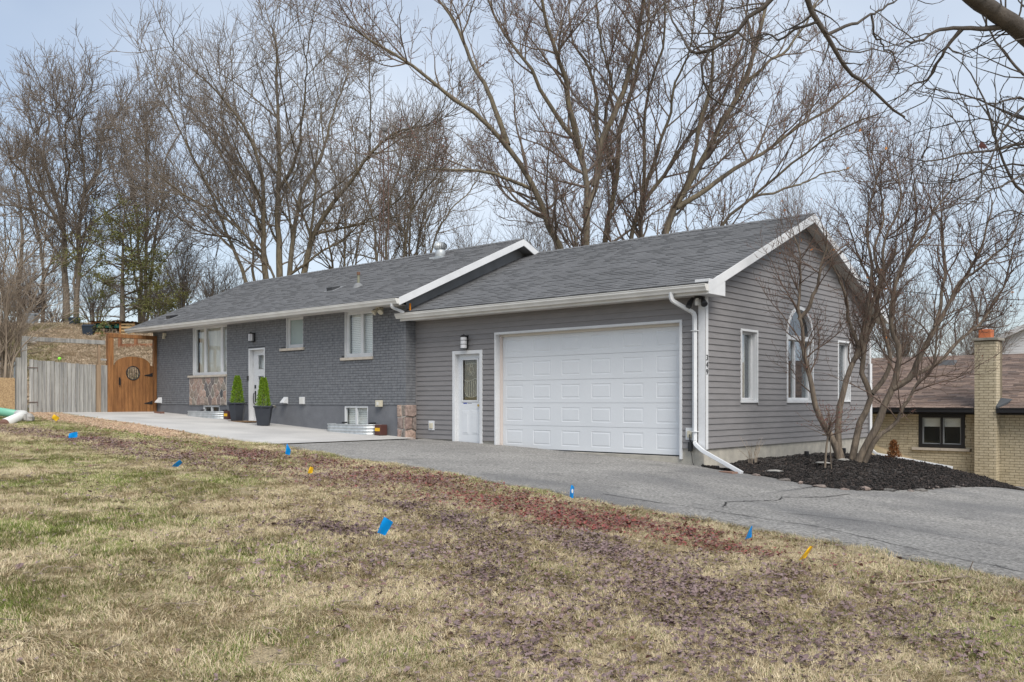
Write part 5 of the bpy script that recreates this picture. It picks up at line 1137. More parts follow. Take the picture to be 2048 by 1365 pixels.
maple(3, 33, 1350, [
  ([(1328,476),(1366,393),(1407,323),(1448,248),(1481,182),(1506,112),(1527,50),(1540,0),(1555,-70)], 1.5, .25, .05),
  ([(1366,400),(1385,330),(1399,248),(1420,170),(1425,90),(1440,0)], -2, .12, .03),
  ([(1440,458),(1511,389),(1564,344),(1635,290),(1697,253),(1759,232)], -3, .13, .025),
  ([(1366,422),(1420,375),(1469,339),(1523,311),(1585,265),(1647,224),(1738,157)], 2, .13, .025),
  ([(1481,182),(1520,140),(1575,95),(1620,30),(1650,-30)], 2, .09, .025),
  ([(1511,389),(1570,378),(1640,352),(1700,335)], 2, .06, .02)], 'maple_tree', 'leaning maple with long right-hand limbs behind the right end of the garage ridge')
# --- broad crowned trees left
def broad(seed, D, foot_px, L, name, label, group, dens=1.0, tl=1.0, mb=None, K0=4, thick=1.0, twig=None, down=0):
    t = Tree(seed); b = foot(foot_px, D); LL = []; L = [([(u, v + down*max(0, 420 - v)/300) for u, v in px], *r_) for px, *r_ in L]
    for i, (px, dd, r0, r1) in enumerate(L):
        if px[0][1] > 480: LL.append(limb(px, D, dd, r0, r1, pre=[foot(px[0][0] * .35 + foot_px * .65, D)]))
        else: LL.append(fork(px, dd, r0, r1, LL))
    P, Rr = t.limbs([(p, .70*a, .8*b) for p, a, b in LL], K=22, sides=7, noise=.06)
    s0, rs0 = t.kids(P[:, K0:], Rr[:, K0:], per_m=.95, length=6.2*tl, ang=(20, 55), K=12, wig=.07, trop=.045, rmax=.085, rtip=.018, sides=5, tmin=.0, taper=.6, part='trunk', jit=.35)
    q0, qr0 = t.kids(s0, rs0, per_m=3.3*dens, length=2.2*tl, ang=(25, 60), K=8, wig=.13, trop=.055, rmax=.03, rtip=.012*thick, sides=4, tmin=.12, taper=.5)
    a, ra = t.kids(P[:, K0:], Rr[:, K0:], per_m=1.6*dens, length=2.8*tl, ang=(25, 68), K=8, wig=.13, trop=.055, rmax=.05, rtip=.012*thick, sides=4, tmin=.0, taper=.6)
    a, ra = np.concatenate([a, q0]), np.concatenate([ra, qr0])
    b2, rb = t.kids(a, ra, per_m=3.6*dens, length=1.4*tl, ang=(25, 62), K=5, wig=.15, trop=.06, rmax=.018, rtip=.009*thick, sides=3, tmin=.1, taper=.45)
    t.kids(b2, rb, per_m=4.6*dens, length=.7*tl, ang=(25, 60), K=3, wig=.16, trop=.06, rmax=.010, rtip=.0068*thick, sides=3, tmin=.1, taper=.3)
    return t.build(name, b, label, mb or m_bark_m, twig or m_twig_f, group=group)
G3 = 'broad bare trees behind the bungalow'
broad(4, 44, 555, [
  ([(532,560),(527,435),(522,329),(498,242),(464,184),(420,130),(385,95)], -3, .28, .04),
  ([(561,556),(556,387),(556,242),(551,121),(546,24),(540,-10)], 2, .30, .04),
  ([(578,551),(604,387),(643,290),(677,169),(695,100)], 3, .24, .04),
  ([(605,556),(624,474),(667,411),(700,358),(735,295),(790,240),(850,220)], -3, .30, .04),
  ([(508,560),(498,483),(435,425),(367,382),(325,350)], -4, .14, .03),
  ([(495,575),(459,483),(425,387),(387,290),(348,193),(325,160)], 3, .17, .03),
  ([(546,550),(483,483),(411,464),(338,421)], 4, .11, .03),
  ([(556,387),(590,300),(605,200),(610,100),(605,30)], -3, .14, .03),
  ([(527,435),(505,360),(470,290),(440,200),(455,100)], 4, .13, .03),
  ([(624,474),(690,455),(740,440),(790,400)], -3, .10, .03)], 'shade_tree', 'huge many-trunked bare tree behind the middle of the bungalow roof', G3, dens=.80, thick=1.1, down=45)
G1 = 'bare trees on the hill'
broad(5, 49, 145, [
  ([(135,664),(130,532),(126,435),(101,338),(87,242),(97,150)], 2, .32, .05),
  ([(152,650),(160,483),(164,387),(169,290),(160,200),(165,160)], -3, .24, .04),
  ([(160,483),(208,430),(261,396),(300,370)], 3, .13, .04), ([(121,459),(58,338),(29,290),(10,240)], -3, .17, .04),
  ([(164,387),(200,300),(205,220),(230,180)], 3, .13, .04), ([(126,435),(140,320),(130,220),(135,150)], -4, .13, .04), ([(126,450),(70,420),(20,410),(-20,400)], 3, .12, .04)],
  'shade_tree', 'broad bare tree with twin trunks on the hill at the far left', G1, dens=.95, tl=.85, mb=m_bark, K0=5, thick=1.2, down=85)
broad(6, 54, 282, [
  ([(280,600),(278,500),(270,387),(258,290),(237,200)], 2, .20, .05), ([(290,600),(292,480),(296,340),(290,242),(295,190)], -3, .20, .05),
  ([(300,600),(312,470),(325,380),(330,290),(350,230)], 3, .14, .05), ([(276,600),(262,470),(240,380),(222,300)], 3, .12, .04)],
  'shade_tree', 'slender upright bare tree between the hill tree and the huge tree', G1, dens=.95, tl=.8, mb=m_bark, K0=5, thick=1.2, down=75)
broad(7, 56, 60, [
  ([(40,660),(44,520),(40,420),(20,320)], 2, .26, .05), ([(84,660),(82,500),(60,400),(50,300)], -2, .2, .05), ([(20,660),(0,520),(-20,380)], 2, .2, .05)],
  'shade_tree', 'dark bare tree at the left edge behind the hill crest', G1, dens=.75, tl=.85, mb=m_bark, K0=5, thick=1.2, down=30)
G4 = 'slender bare trees behind the roof turbine'
broad(8, 50, 790, [
  ([(776,560),(780,410),(797,308),(800,250)], 2, .17, .04), ([(760,560),(745,430),(720,340),(700,290)], 3, .15, .04), ([(800,560),(815,450),(850,370),(880,310)], -3, .15, .04)],
  'slender_tree', 'slender bare tree beside the antenna mast behind the bungalow ridge', G4, dens=.7, tl=.85, mb=m_bark_m, K0=4, thick=1.15, down=70)
broad(9, 52, 840, [
  ([(830,560),(846,443),(871,369),(890,300)], 2, .15, .04), ([(815,560),(818,440),(825,330),(830,290)], -2, .15, .04), ([(850,560),(880,450),(930,390),(950,350)], 3, .12, .04)],
  'slender_tree', 'slender bare tree just right of the roof turbine', G4, dens=.7, tl=.85, mb=m_bark_m, K0=4, thick=1.15, down=70)
broad(10, 55, 690, [
  ([(690,560),(690,440),(680,350),(660,290)], 2, .15, .04), ([(670,560),(650,450),(640,360),(620,300)], -2, .15, .04), ([(705,560),(735,430),(770,350)], 3, .12, .04)],
  'slender_tree', 'slender bare tree showing through the huge tree, left of the antenna mast', G4, dens=.7, tl=.85, mb=m_bark_m, K0=4, thick=1.15, down=70)
# --- brush: many-stemmed shrubs
def brush(seed, D, px, py_top, half, label, m, name='bare_shrub', n=16, dens=1.0, group='bare brush behind the fences', rs=.03, foot_py=None):
    t = Tree(seed); g = t.g; b = foot(px, D); 
    if foot_py: b = at(px, foot_py, D)
    H = at(px, py_top, D)[2] - b[2]; W = half / 1812 * D; LL = []
    for i in range(n):
        a = g.uniform(0, 2*math.pi); q = g.uniform(.15, 1); tip = b + np.array([math.cos(a)*W*q, math.sin(a)*W*q, H*g.uniform(.55, .95)*(1 - .35*q*q)]); mid = b + (tip - b)*np.array([.35, .35, .55])
        LL.append(([b + np.array([math.cos(a)*.15, math.sin(a)*.15, 0]), mid, tip], rs*g.uniform(.7, 1.2), .010))
    P, Rr = t.limbs(LL, K=10, sides=5, noise=.04)
    a, ra = t.kids(P, Rr, per_m=4.2*dens, length=H*.33, ang=(20, 55), K=6, wig=.16, trop=.06, rmax=.016, rtip=.007, sides=3, tmin=.2)
    t.kids(a, ra, per_m=5.5*dens, length=H*.15, ang=(20, 60), K=4, wig=.18, trop=.05, rmax=.009, rtip=.0055, sides=3, tmin=.15)
    return t.build(name, b, label, m, m, group=group, cat='shrub', trunk='stems', crown='twigs')
brush(20, 27, 5, 430, 135, 'pale arching bare shrub at the left edge in front of the hill', m_twig_p, n=22, rs=.035, foot_py=790)
brush(21, 47, 365, 470, 70, 'bare brown shrub rising behind the left end of the bungalow roof', m_twig_f, n=20, dens=1.0)
brush(22, 46, 425, 500, 65, 'bare brown shrub behind the bungalow roof, right of its neighbour shrub', m_twig_f, n=20, dens=1.0)
brush(23, 50, 60, 520, 95, 'brown brush below the trees at the far left hill crest', m_twig_r, n=26, dens=1.5)
brush(24, 51, 190, 520, 95, 'brown brush between the hill tree and the cedar', m_twig_f, n=22, dens=1.2)
brush(25, 52, 310, 510, 85, 'brown brush right of the cedar on the hill', m_twig_f, n=22, dens=1.2)
brush(26, 50, 470, 520, 60, 'brown brush just left of the huge tree trunks', m_twig_f, n=20, dens=1.0)
brush(27, 44, 940, 420, 90, 'grey brush behind the peak of the bungalow gable', m_twig_f, n=16)
brush(28, 44, 1060, 400, 80, 'grey brush behind the maples near the gable peak', m_twig_f, n=16)
brush(29, 44, 1560, 330, 110, 'grey brush behind the right end of the garage ridge', m_twig_f, n=13, dens=.8)
brush(30, 48, 1960, 560, 90, 'small bare tree behind the neighbour chimney', m_twig, n=14)
brush(31, 46, 1800, 540, 90, 'small bare tree behind the neighbour roof at its left end', m_twig, n=14)
brush(32, 49, 110, 600, 60, 'low dark brush behind the bins on the hill crest', m_twig, n=26, dens=1.5)
# --- cedar
def cedar():
    D = 44.; g = np.random.default_rng(77); b = foot(245, D); t = thing('cedar_tree', b, 'loose green cedar behind the left end of the bungalow', 'tree'); H = at(245, 430, D)[2] - b[2]
    tr = Tree(78); P, Rr = tr.limbs([([b, b + [0, 0, H*.5], b + [.1, 0, H]], .16, .02)], K=14)
    a, ra = tr.kids(P, Rr, per_m=15, length=3.1, ang=(60, 95), K=6, wig=.12, trop=-.02, rmax=.035, rtip=.008, sides=4, tmin=.08, taper=.75, jit=.6)
    c, rc = tr.kids(a, ra, per_m=5, length=.8, ang=(30, 70), K=4, wig=.15, trop=-.03, rmax=.012, rtip=.006, sides=3, tmin=.25)
    for pn, key in (('trunk', 'trunk'), ('branches', 'crown')):
        off = 0; Vs = []; Fs = []
        for v, f in tr.parts[key]: Vs.append(v); Fs.append(f + off); off += len(v)
        link(bpy.data.objects.new(pn, np_mesh(pn, np.vstack(Vs) - b, np.vstack(Fs), m_bark)), t)
    n = 34; ib = np.repeat(np.arange(len(c)), n); ib = ib[g.random(len(ib)) < .82]; f = g.random(len(ib))*2.999; i0 = f.astype(int); fr = (f-i0)[:, None]; q = c[ib, i0]*(1-fr)+c[ib, i0+1]*fr + g.normal(0, .07, (len(ib), 3))
    d = nrm(g.normal(0, .6, q.shape) + np.array([0, 0, .15])); e = nrm(np.cross(d, g.normal(0, 1, q.shape))); s = g.uniform(.03, .08, len(q))[:, None]
    V = np.stack([q - e*s*.35, q + d*s*.6 - e*s*.4, q + d*s*1.4, q + d*s*.5 + e*s*.4], 1).reshape(-1, 3) - b
    tint = np.clip(.5 + g.normal(0, .22, len(q)), 0, 1)
    me = np_mesh('foliage', V, np.arange(len(V)).reshape(-1, 4), rnd_mat('cedar_green', [(.06, .068, .022), (.10, .11, .034), (.16, .16, .05), (.13, .12, .045)], src='tint', mott=.1), smooth=False, tint=np.repeat(tint, 4)); link(bpy.data.objects.new('foliage', me), t)
cedar()
# --- the many-stemmed tree in the mulch bed
def lilac():
    D = 17.3; t = Tree(40); b = TREE_AT.copy(); b[2] -= .1; S = []
    def st(px, dd, r0, r1, d0=0, start=True):
        if px[0][1] < 900: S.append(fork(px, dd, r0, r1, S)); return
        pts = [at(p[0], p[1], D + d0 + dd * i / (len(px)-1)) for i, p in enumerate(px)]; S.append((pts, r0, r1))
    st([(1680,925),(1674,900),(1657,863),(1633,820),(1620,759),(1606,685),(1599,644),(1593,624),(1599,590),(1603,545),(1600,500),(1590,470)], -.5, .085, .012)
    st([(1599,644),(1612,622),(1625,590),(1637,557),(1650,500),(1655,460)], -.6, .05, .012, -.3)
    st([(1684,925),(1677,897),(1677,826),(1687,776),(1704,729),(1717,692),(1724,658),(1740,600),(1745,540),(1735,480),(1740,400),(1760,330)], .6, .085, .012)
    st([(1704,729),(1730,690),(1745,640),(1765,570),(1790,500),(1800,430)], .8, .06, .012, .2)
    st([(1704,925),(1712,880),(1721,843),(1744,789),(1727,760),(1727,729),(1730,690),(1740,640),(1760,560),(1770,480),(1800,400),(1790,330)], .3, .085, .012, .1)
    st([(1718,925),(1734,890),(1758,850),(1771,810),(1785,776),(1798,735),(1801,698),(1785,669),(1782,642),(1790,590),(1810,520),(1830,450),(1825,370)], -.7, .10, .012, -.1)
    st([(1785,776),(1818,758),(1838,718),(1871,652),(1904,593),(1937,545),(1970,480),(1985,400)], -.4, .075, .012, -.3)
    st([(1730,925),(1752,880),(1795,843),(1805,814),(1831,774),(1857,745),(1874,685),(1878,650)], -.8, .055, .015, -.2)
    st([(1818,758),(1860,735),(1894,712),(1920,685),(1960,649),(1989,603),(2012,560),(2030,480)], .4, .05, .012, -.4)
    st([(1744,789),(1770,755),(1780,720),(1770,680),(1762,630),(1740,570),(1715,500),(1690,440)], .9, .06, .012, .2)
    st([(1871,652),(1885,600),(1890,540),(1885,470),(1880,400)], .8, .045, .012, -.4)
    st([(1717,692),(1700,640),(1690,590),(1672,540),(1655,500)], -.9, .045, .012, .2)
    st([(1904,593),(1925,560),(1965,530),(2010,490),(2045,420)], -.6, .035, .010, -.5)
    st([(1760,560),(1750,500),(1765,430),(1750,350),(1745,290)], .4, .035, .010, .2)
    st([(1810,520),(1845,480),(1870,420),(1900,380),(1920,320)], -.3, .035, .010, -.4)
    P, Rr = t.limbs([(p, .86*a, b) for p, a, b in S], K=24, sides=9, noise=.018)
    a, ra = t.kids(P[:, 7:], Rr[:, 7:], per_m=7.6, length=1.2, ang=(20, 62), K=7, wig=.17, trop=.065, rmax=.016, rtip=.0045, sides=4, tmin=.0, taper=.35)
    b2, rb = t.kids(a, ra, per_m=11.5, length=.5, ang=(20, 60), K=5, wig=.2, trop=.10, rmax=.006, rtip=.0028, sides=3, tmin=.12, taper=.3)
    c, rc = t.kids(b2, rb, per_m=10., length=.18, ang=(25, 65), K=3, wig=.22, trop=.08, rmax=.0035, rtip=.0025, sides=3, tmin=.15)
    t.buds(c[::2], 1, .0085, m_bud)
    o = t.build('many_stemmed_tree', b, 'many-stemmed bare tree growing in the dark mulch bed', m_bark_s, m_twig_r, bud='seed_heads', trunk='stems')
    g = t.g; lv = MB()      # a few dry orange leaves still hanging
    for k in g.choice(len(c), 46, replace=False):
        q = c[k, -1]; d = nrm(g.normal(0, 1, 3)); e = nrm(np.cross(d, g.normal(0, 1, 3))); s = g.uniform(.03, .055); lv.add([q, q + d*s + e*s*.5, q + d*s*1.8, q + d*s - e*s*.5], [(0,1,2,3)], g.random())
    lv.build('dry_leaves', m_leafdry, o)
lilac()
def berry_shrub():
    t = Tree(50); D = 16.3; b = at(1650, 936, D); b[2] -= .05
    S = [([at(1650, 936, D), at(1652, 905, D), at(1657, 872, D), at(1660, 850, D)], .022, .016), ([at(1663, 938, D+.05), at(1660, 900, D+.05), at(1662, 862, D)], .009, .008), ([at(1645, 870, D), at(1656, 866, D)], .014, .010)]
    P, Rr = t.limbs(S, K=8, sides=7, noise=.006)
    top = np.array([P[0][-3:]]); rt = np.full((1, 3), .012)
    a, ra = t.kids(top, rt, per_m=200, length=.55, ang=(15, 75), K=7, wig=.16, trop=.03, rmax=.006, rtip=.0025, sides=4, tmin=.0, taper=.2)
    c, rc = t.kids(a, ra, per_m=9, length=.14, ang=(30, 75), K=4, wig=.2, trop=0, rmax=.003, rtip=.0016, sides=3, tmin=.25)
    t.buds(c, 1, .011, mat('dark_red_seed', (.14, .03, .025), (.08, .03, .025), rough=.7)); t.build('grafted_shrub', b, 'small grafted shrub with dark red seed heads before the garage side window', m_bark_s, m_twig_r, cat='shrub', bud='seed_heads')
berry_shrub()
def stems_clump(seed, P0, n, H, W, label, m, name='dry_stems'):
    t = Tree(seed); g = t.g; LL = []
    for i in range(n): a = g.uniform(0, 6.28); q = g.uniform(.1, 1); tip = P0 + np.array([math.cos(a)*W*q, math.sin(a)*W*q, H*g.uniform(.5, 1)]); LL.append(([P0 + np.array([math.cos(a)*.08, math.sin(a)*.08, -.03]), P0 + (tip-P0)*np.array([.4, .4, .55]), tip], .006, .003))
    P, Rr = t.limbs(LL, K=7, sides=5, noise=.008); t.kids(P, Rr, per_m=5, length=.14, ang=(20, 50), K=3, wig=.2, trop=.1, rmax=.004, rtip=.002, sides=3); t.build(name, P0, label, m, m, cat='plant', trunk='stems', crown='twigs')
stems_clump(51, np.array([.55, .85, .38]), 14, .62, .3, 'clump of thin dry stems against the garage foundation beside the downspout', m_twig_p)
def dead_conifer():
    D = 20.; b = at(1788, 920, D); g = np.random.default_rng(5); t = thing('small_dead_conifer', b, 'small rusty orange dried conifer behind the mulch bed', 'shrub'); MB().tube([b, b + [0, 0, .38]], .012, 6).build('stem', m_bark, t); n = 1100
    h = g.random(n); a = g.uniform(0, 6.28, n); r = (.13*(1-h) + .04)*np.sqrt(g.random(n)); q = b + np.stack([r*np.cos(a), r*np.sin(a), .05 + h*.36], -1); d = nrm(g.normal(0, .5, q.shape) + np.array([0, 0, .7])); e = nrm(np.cross(d, g.normal(0, 1, q.shape))); s = g.uniform(.02, .05, n)[:, None]
    V = np.stack([q, q + d*s*.6 - e*s*.25, q + d*s*1.3, q + d*s*.6 + e*s*.25], 1).reshape(-1, 3) - b; link(bpy.data.objects.new('foliage', np_mesh('foliage', V, np.arange(n*4).reshape(-1, 4), rnd_mat('rusty_foliage', [(.18, .075, .03), (.29, .125, .045), (.22, .09, .035)], src='tint'), smooth=False, tint=np.repeat(g.random(n), 4))), t)
dead_conifer()
# --- near tree overhanging from the right
def near_tree():
    D = 7.6; t = Tree(60); S = []
    q = at(2375, 806, D - .6); tr = np.array([q[0], q[1], float(T(q[0], q[1])) - .1])
    def st(px, dd, r0, r1, d0=0.): S.append(fork(px, dd, r0, r1, S))
    S.append(([tr, tr + [0, 0, 1.6], at(2300, 320, D + .2), at(2240, 130, D), at(2190, -60, D), at(2100, -350, D)], .17, .07))
    S.append(([at(2190, -60, D), at(2050, -230, D), at(1850, -300, D - .3), at(1700, -260, D - .4)], .06, .03))
    st([(2255,180),(2150,140),(2056,82),(2024,46),(1987,21),(1945,-10),(1890,-60)], -.5, .075, .04)
    st([(2028,52),(1974,56),(1924,60),(1870,62),(1837,79),(1800,91)], -.3, .022, .004, -.2)
    st([(1920,62),(1895,92),(1875,120),(1862,149),(1829,170),(1784,203)], .4, .013, .003, -.3)
    st([(1700,-260),(1640,-110),(1614,-4),(1634,37),(1651,74),(1676,120),(1696,145),(1738,174),(1779,211),(1815,234)], .5, .03, .006, -.4)
    st([(1700,-260),(1600,-70),(1543,0),(1489,37),(1465,70),(1423,99),(1407,132),(1415,178),(1436,207),(1470,215)], .4, .03, .004, -.6)
    st([(1423,99),(1386,103),(1361,75),(1341,29),(1325,-20)], .5, .012, .003, -.3)
    st([(1651,74),(1700,50),(1745,30),(1790,5),(1830,-30)], .6, .012, .003, -.2); st([(1634,37),(1590,60),(1560,80),(1520,72),(1480,85)], .5, .010, .003, -.2); st([(1745,30),(1752,70),(1785,110),(1800,140)], .3, .008, .003, -.1)
    for (px, dd, r) in (([(2270,235),(2150,225),(2048,199),(1990,207),(1953,212)], -.3, .018), ([(2270,260),(2140,260),(2048,238),(1960,200),(1905,190),(1850,178)], .5, .016), ([(2275,290),(2150,300),(2048,284),(1985,300),(1937,310),(1870,322),(1838,319)], -.6, .018),
        ([(2265,220),(2160,180),(2048,150),(2010,110),(1987,75),(1966,25),(1950,-20)], .6, .016), ([(2290,350),(2150,400),(2060,395),(2028,373),(2000,300),(1974,207),(1950,160),(1925,124)], -.2, .018), ([(2280,300),(2160,270),(2048,262),(1980,240),(1917,246)], .3, .012), ([(2285,340),(2130,345),(2030,330),(1960,345),(1900,360)], .5, .014),
        ([(2290,370),(2150,360),(2048,350),(2000,375),(1960,395),(1935,410)], -.4, .012), ([(2288,390),(2160,440),(2060,440),(2020,420),(1990,430)], .2, .012), ([(2280,280),(2170,230),(2090,190),(2030,235),(1975,330),(1955,380)], -.5, .012)): st(px, dd, r, .003)
    P, Rr = t.limbs([(p, a*1.3 if i else a, b*1.5) for i, (p, a, b) in enumerate(S)], K=20, sides=8, noise=.012)
    sel = [i for i in range(len(S)) if i not in (0,)]
    a, ra = t.kids(P[sel], Rr[sel], per_m=7.5, length=.55, ang=(30, 75), K=6, wig=.18, trop=.02, rmax=.009, rtip=.0036, sides=5, tmin=.2, taper=.3)
    t.kids(a, ra, per_m=7, length=.17, ang=(30, 75), K=4, wig=.2, trop=.0, rmax=.005, rtip=.0028, sides=4, tmin=.2)
    o = t.build('overhanging_tree', tr, 'near dark tree whose bare boughs hang into the upper right corner', m_bark_n, m_bark_n)
    lf = MB(); c = at(1962, 283, D); 
    for k in range(3): d = np.array([.01*k, .004*k, -.05]); lf.add([c + d*0, c + RT3*.025 + d*.5, c + RT3*.012*k + d*1.5 - FW_3*.01, c - RT3*.022 + d*.8], [(0,1,2,3)], .9)
    lf.build('dry_leaf', mat('hanging_leaf', (.08, .03, .025), rough=.8), o)
near_tree()
# ------------------------------------------------------------------ lawn grass, leaf litter, chips
def scatter(name, pts, rot, scl, idx, tint, sources, label, cat=None):
    me = bpy.data.meshes.new(name); me.vertices.add(len(pts)); me.vertices.foreach_set('co', np.asarray(pts, np.float32).ravel())
    for n, ty, val, key in (('rot', 'FLOAT_VECTOR', rot, 'vector'), ('scl', 'FLOAT', scl, 'value'), ('idx', 'INT', idx, 'value'), ('tint', 'FLOAT', tint, 'value')):
        a = me.attributes.new(n, ty, 'POINT'); a.data.foreach_set(key, np.asarray(val, np.int32 if ty == 'INT' else np.float32).ravel())
    o = bpy.data.objects.new(name, me); link(o, None, label, cat, None, 'stuff')
    col = bpy.data.collections.new(name + '_source')
    for s in sources: col.objects.link(s)
    ng = bpy.data.node_groups.new(name + '_scatter', 'GeometryNodeTree'); ng.interface.new_socket('Geometry', in_out='INPUT', socket_type='NodeSocketGeometry'); ng.interface.new_socket('Geometry', in_out='OUTPUT', socket_type='NodeSocketGeometry')
    N = ng.nodes; L = ng.links; gi = N.new('NodeGroupInput'); go = N.new('NodeGroupOutput'); ci = N.new('GeometryNodeCollectionInfo'); ci.inputs['Collection'].default_value = col; ci.inputs['Separate Children'].default_value = True; ci.inputs['Reset Children'].default_value = True
    ip = N.new('GeometryNodeInstanceOnPoints'); ip.inputs['Pick Instance'].default_value = True
    def na(n, ty): q = N.new('GeometryNodeInputNamedAttribute'); q.data_type = ty; q.inputs['Name'].default_value = n; return q.outputs['Attribute']
    L.new(gi.outputs[0], ip.inputs['Points']); L.new(ci.outputs[0], ip.inputs['Instance']); L.new(na('idx', 'INT'), ip.inputs['Instance Index']); L.new(na('rot', 'FLOAT_VECTOR'), ip.inputs['Rotation']); L.new(na('scl', 'FLOAT'), ip.inputs['Scale']); L.new(ip.outputs[0], go.inputs[0])
    o.modifiers.new('scatter', 'NODES').node_group = ng; return o
def grass_mat(name, dry, green):   # straw and green blades in one tuft
    m = bpy.data.materials.new(name); m.use_nodes = True; nt = m.node_tree; N = nt.nodes; L = nt.links; b = N['Principled BSDF']; b.inputs['Roughness'].default_value = .7; b.inputs['Specular IOR Level'].default_value = .2
    a = N.new('ShaderNodeAttribute'); a.attribute_name = 'tint'; a.attribute_type = 'INSTANCER'; a2 = N.new('ShaderNodeAttribute'); a2.attribute_name = 'tint'
    def ramp(cols, s):
        r = N.new('ShaderNodeValToRGB'); e = r.color_ramp.elements
        while len(e) < len(cols): e.new(.5)
        for i, c in enumerate(cols): e[i].position = i/(len(cols)-1); e[i].color = (*c, 1)
        L.new(s, r.inputs[0]); return r.outputs[0]
    # a blade is green where its own number lies under the tuft's share of green
    lt = N.new('ShaderNodeMath'); lt.operation = 'LESS_THAN'; fr = N.new('ShaderNodeMath'); fr.operation = 'FRACT'; mu = N.new('ShaderNodeMath'); mu.operation = 'MULTIPLY'; mu.inputs[1].default_value = 7.31; L.new(a2.outputs['Fac'], mu.inputs[0]); L.new(mu.outputs[0], fr.inputs[0]); L.new(fr.outputs[0], lt.inputs[0]); L.new(a.outputs['Fac'], lt.inputs[1])
    mx = N.new('ShaderNodeMix'); mx.data_type = 'RGBA'; L.new(lt.outputs[0], mx.inputs[0]); L.new(ramp(dry, a2.outputs['Fac']), mx.inputs[6]); L.new(ramp(green, a2.outputs['Fac']), mx.inputs[7]); L.new(mx.outputs[2], b.inputs['Base Color'])
    return m
m_grass = grass_mat('lawn_blades', [(.27, .20, .125), (.46, .36, .22), (.58, .475, .30), (.68, .58, .395), (.38, .30, .19)], [(.085, .13, .022), (.16, .205, .042), (.23, .255, .07), (.12, .165, .035)])
def tuft(seed, n, rad, hmin, hmax, lie, mg=None):
    g = np.random.default_rng(seed); V = []; F = []; tn = []
    for k in range(n):
        a = g.uniform(0, 6.28); r = rad*math.sqrt(g.random()); p = np.array([r*math.cos(a), r*math.sin(a), -.004]); h = g.uniform(hmin, hmax); d = g.normal(0, .75); bend = g.uniform(.35, 1)*lie; w = g.uniform(.0014, .0028); s = np.array([-math.sin(d), math.cos(d), 0]); o = len(V); T_ = g.random()
        for j, t in enumerate((0, .4, .75, 1)):
            q = p + np.array([math.cos(d), math.sin(d), 0])*h*bend*(t**1.5) + np.array([0, 0, 1])*h*(t*(1-.55*bend*t) )*(1.0-bend*.62); ww = w*(1-.85*t)
            V += [q - s*ww, q + s*ww]
        for j in range(3): F.append((o+2*j, o+2*j+1, o+2*j+3, o+2*j+2)); tn.append(T_)
    me = bpy.data.meshes.new('tuft'); me.from_pydata([tuple(v) for v in V], [], F); me.materials.append(mg or m_grass); a = me.attributes.new('tint', 'FLOAT', 'FACE'); a.data.foreach_set('value', np.array(tn, np.float32)); return bpy.data.objects.new('tuft', me)
m_hill = grass_mat('hill_straw', [(.40, .31, .22), (.55, .44, .32), (.66, .54, .40), (.48, .38, .27)], [(.14, .17, .05), (.22, .24, .08)])
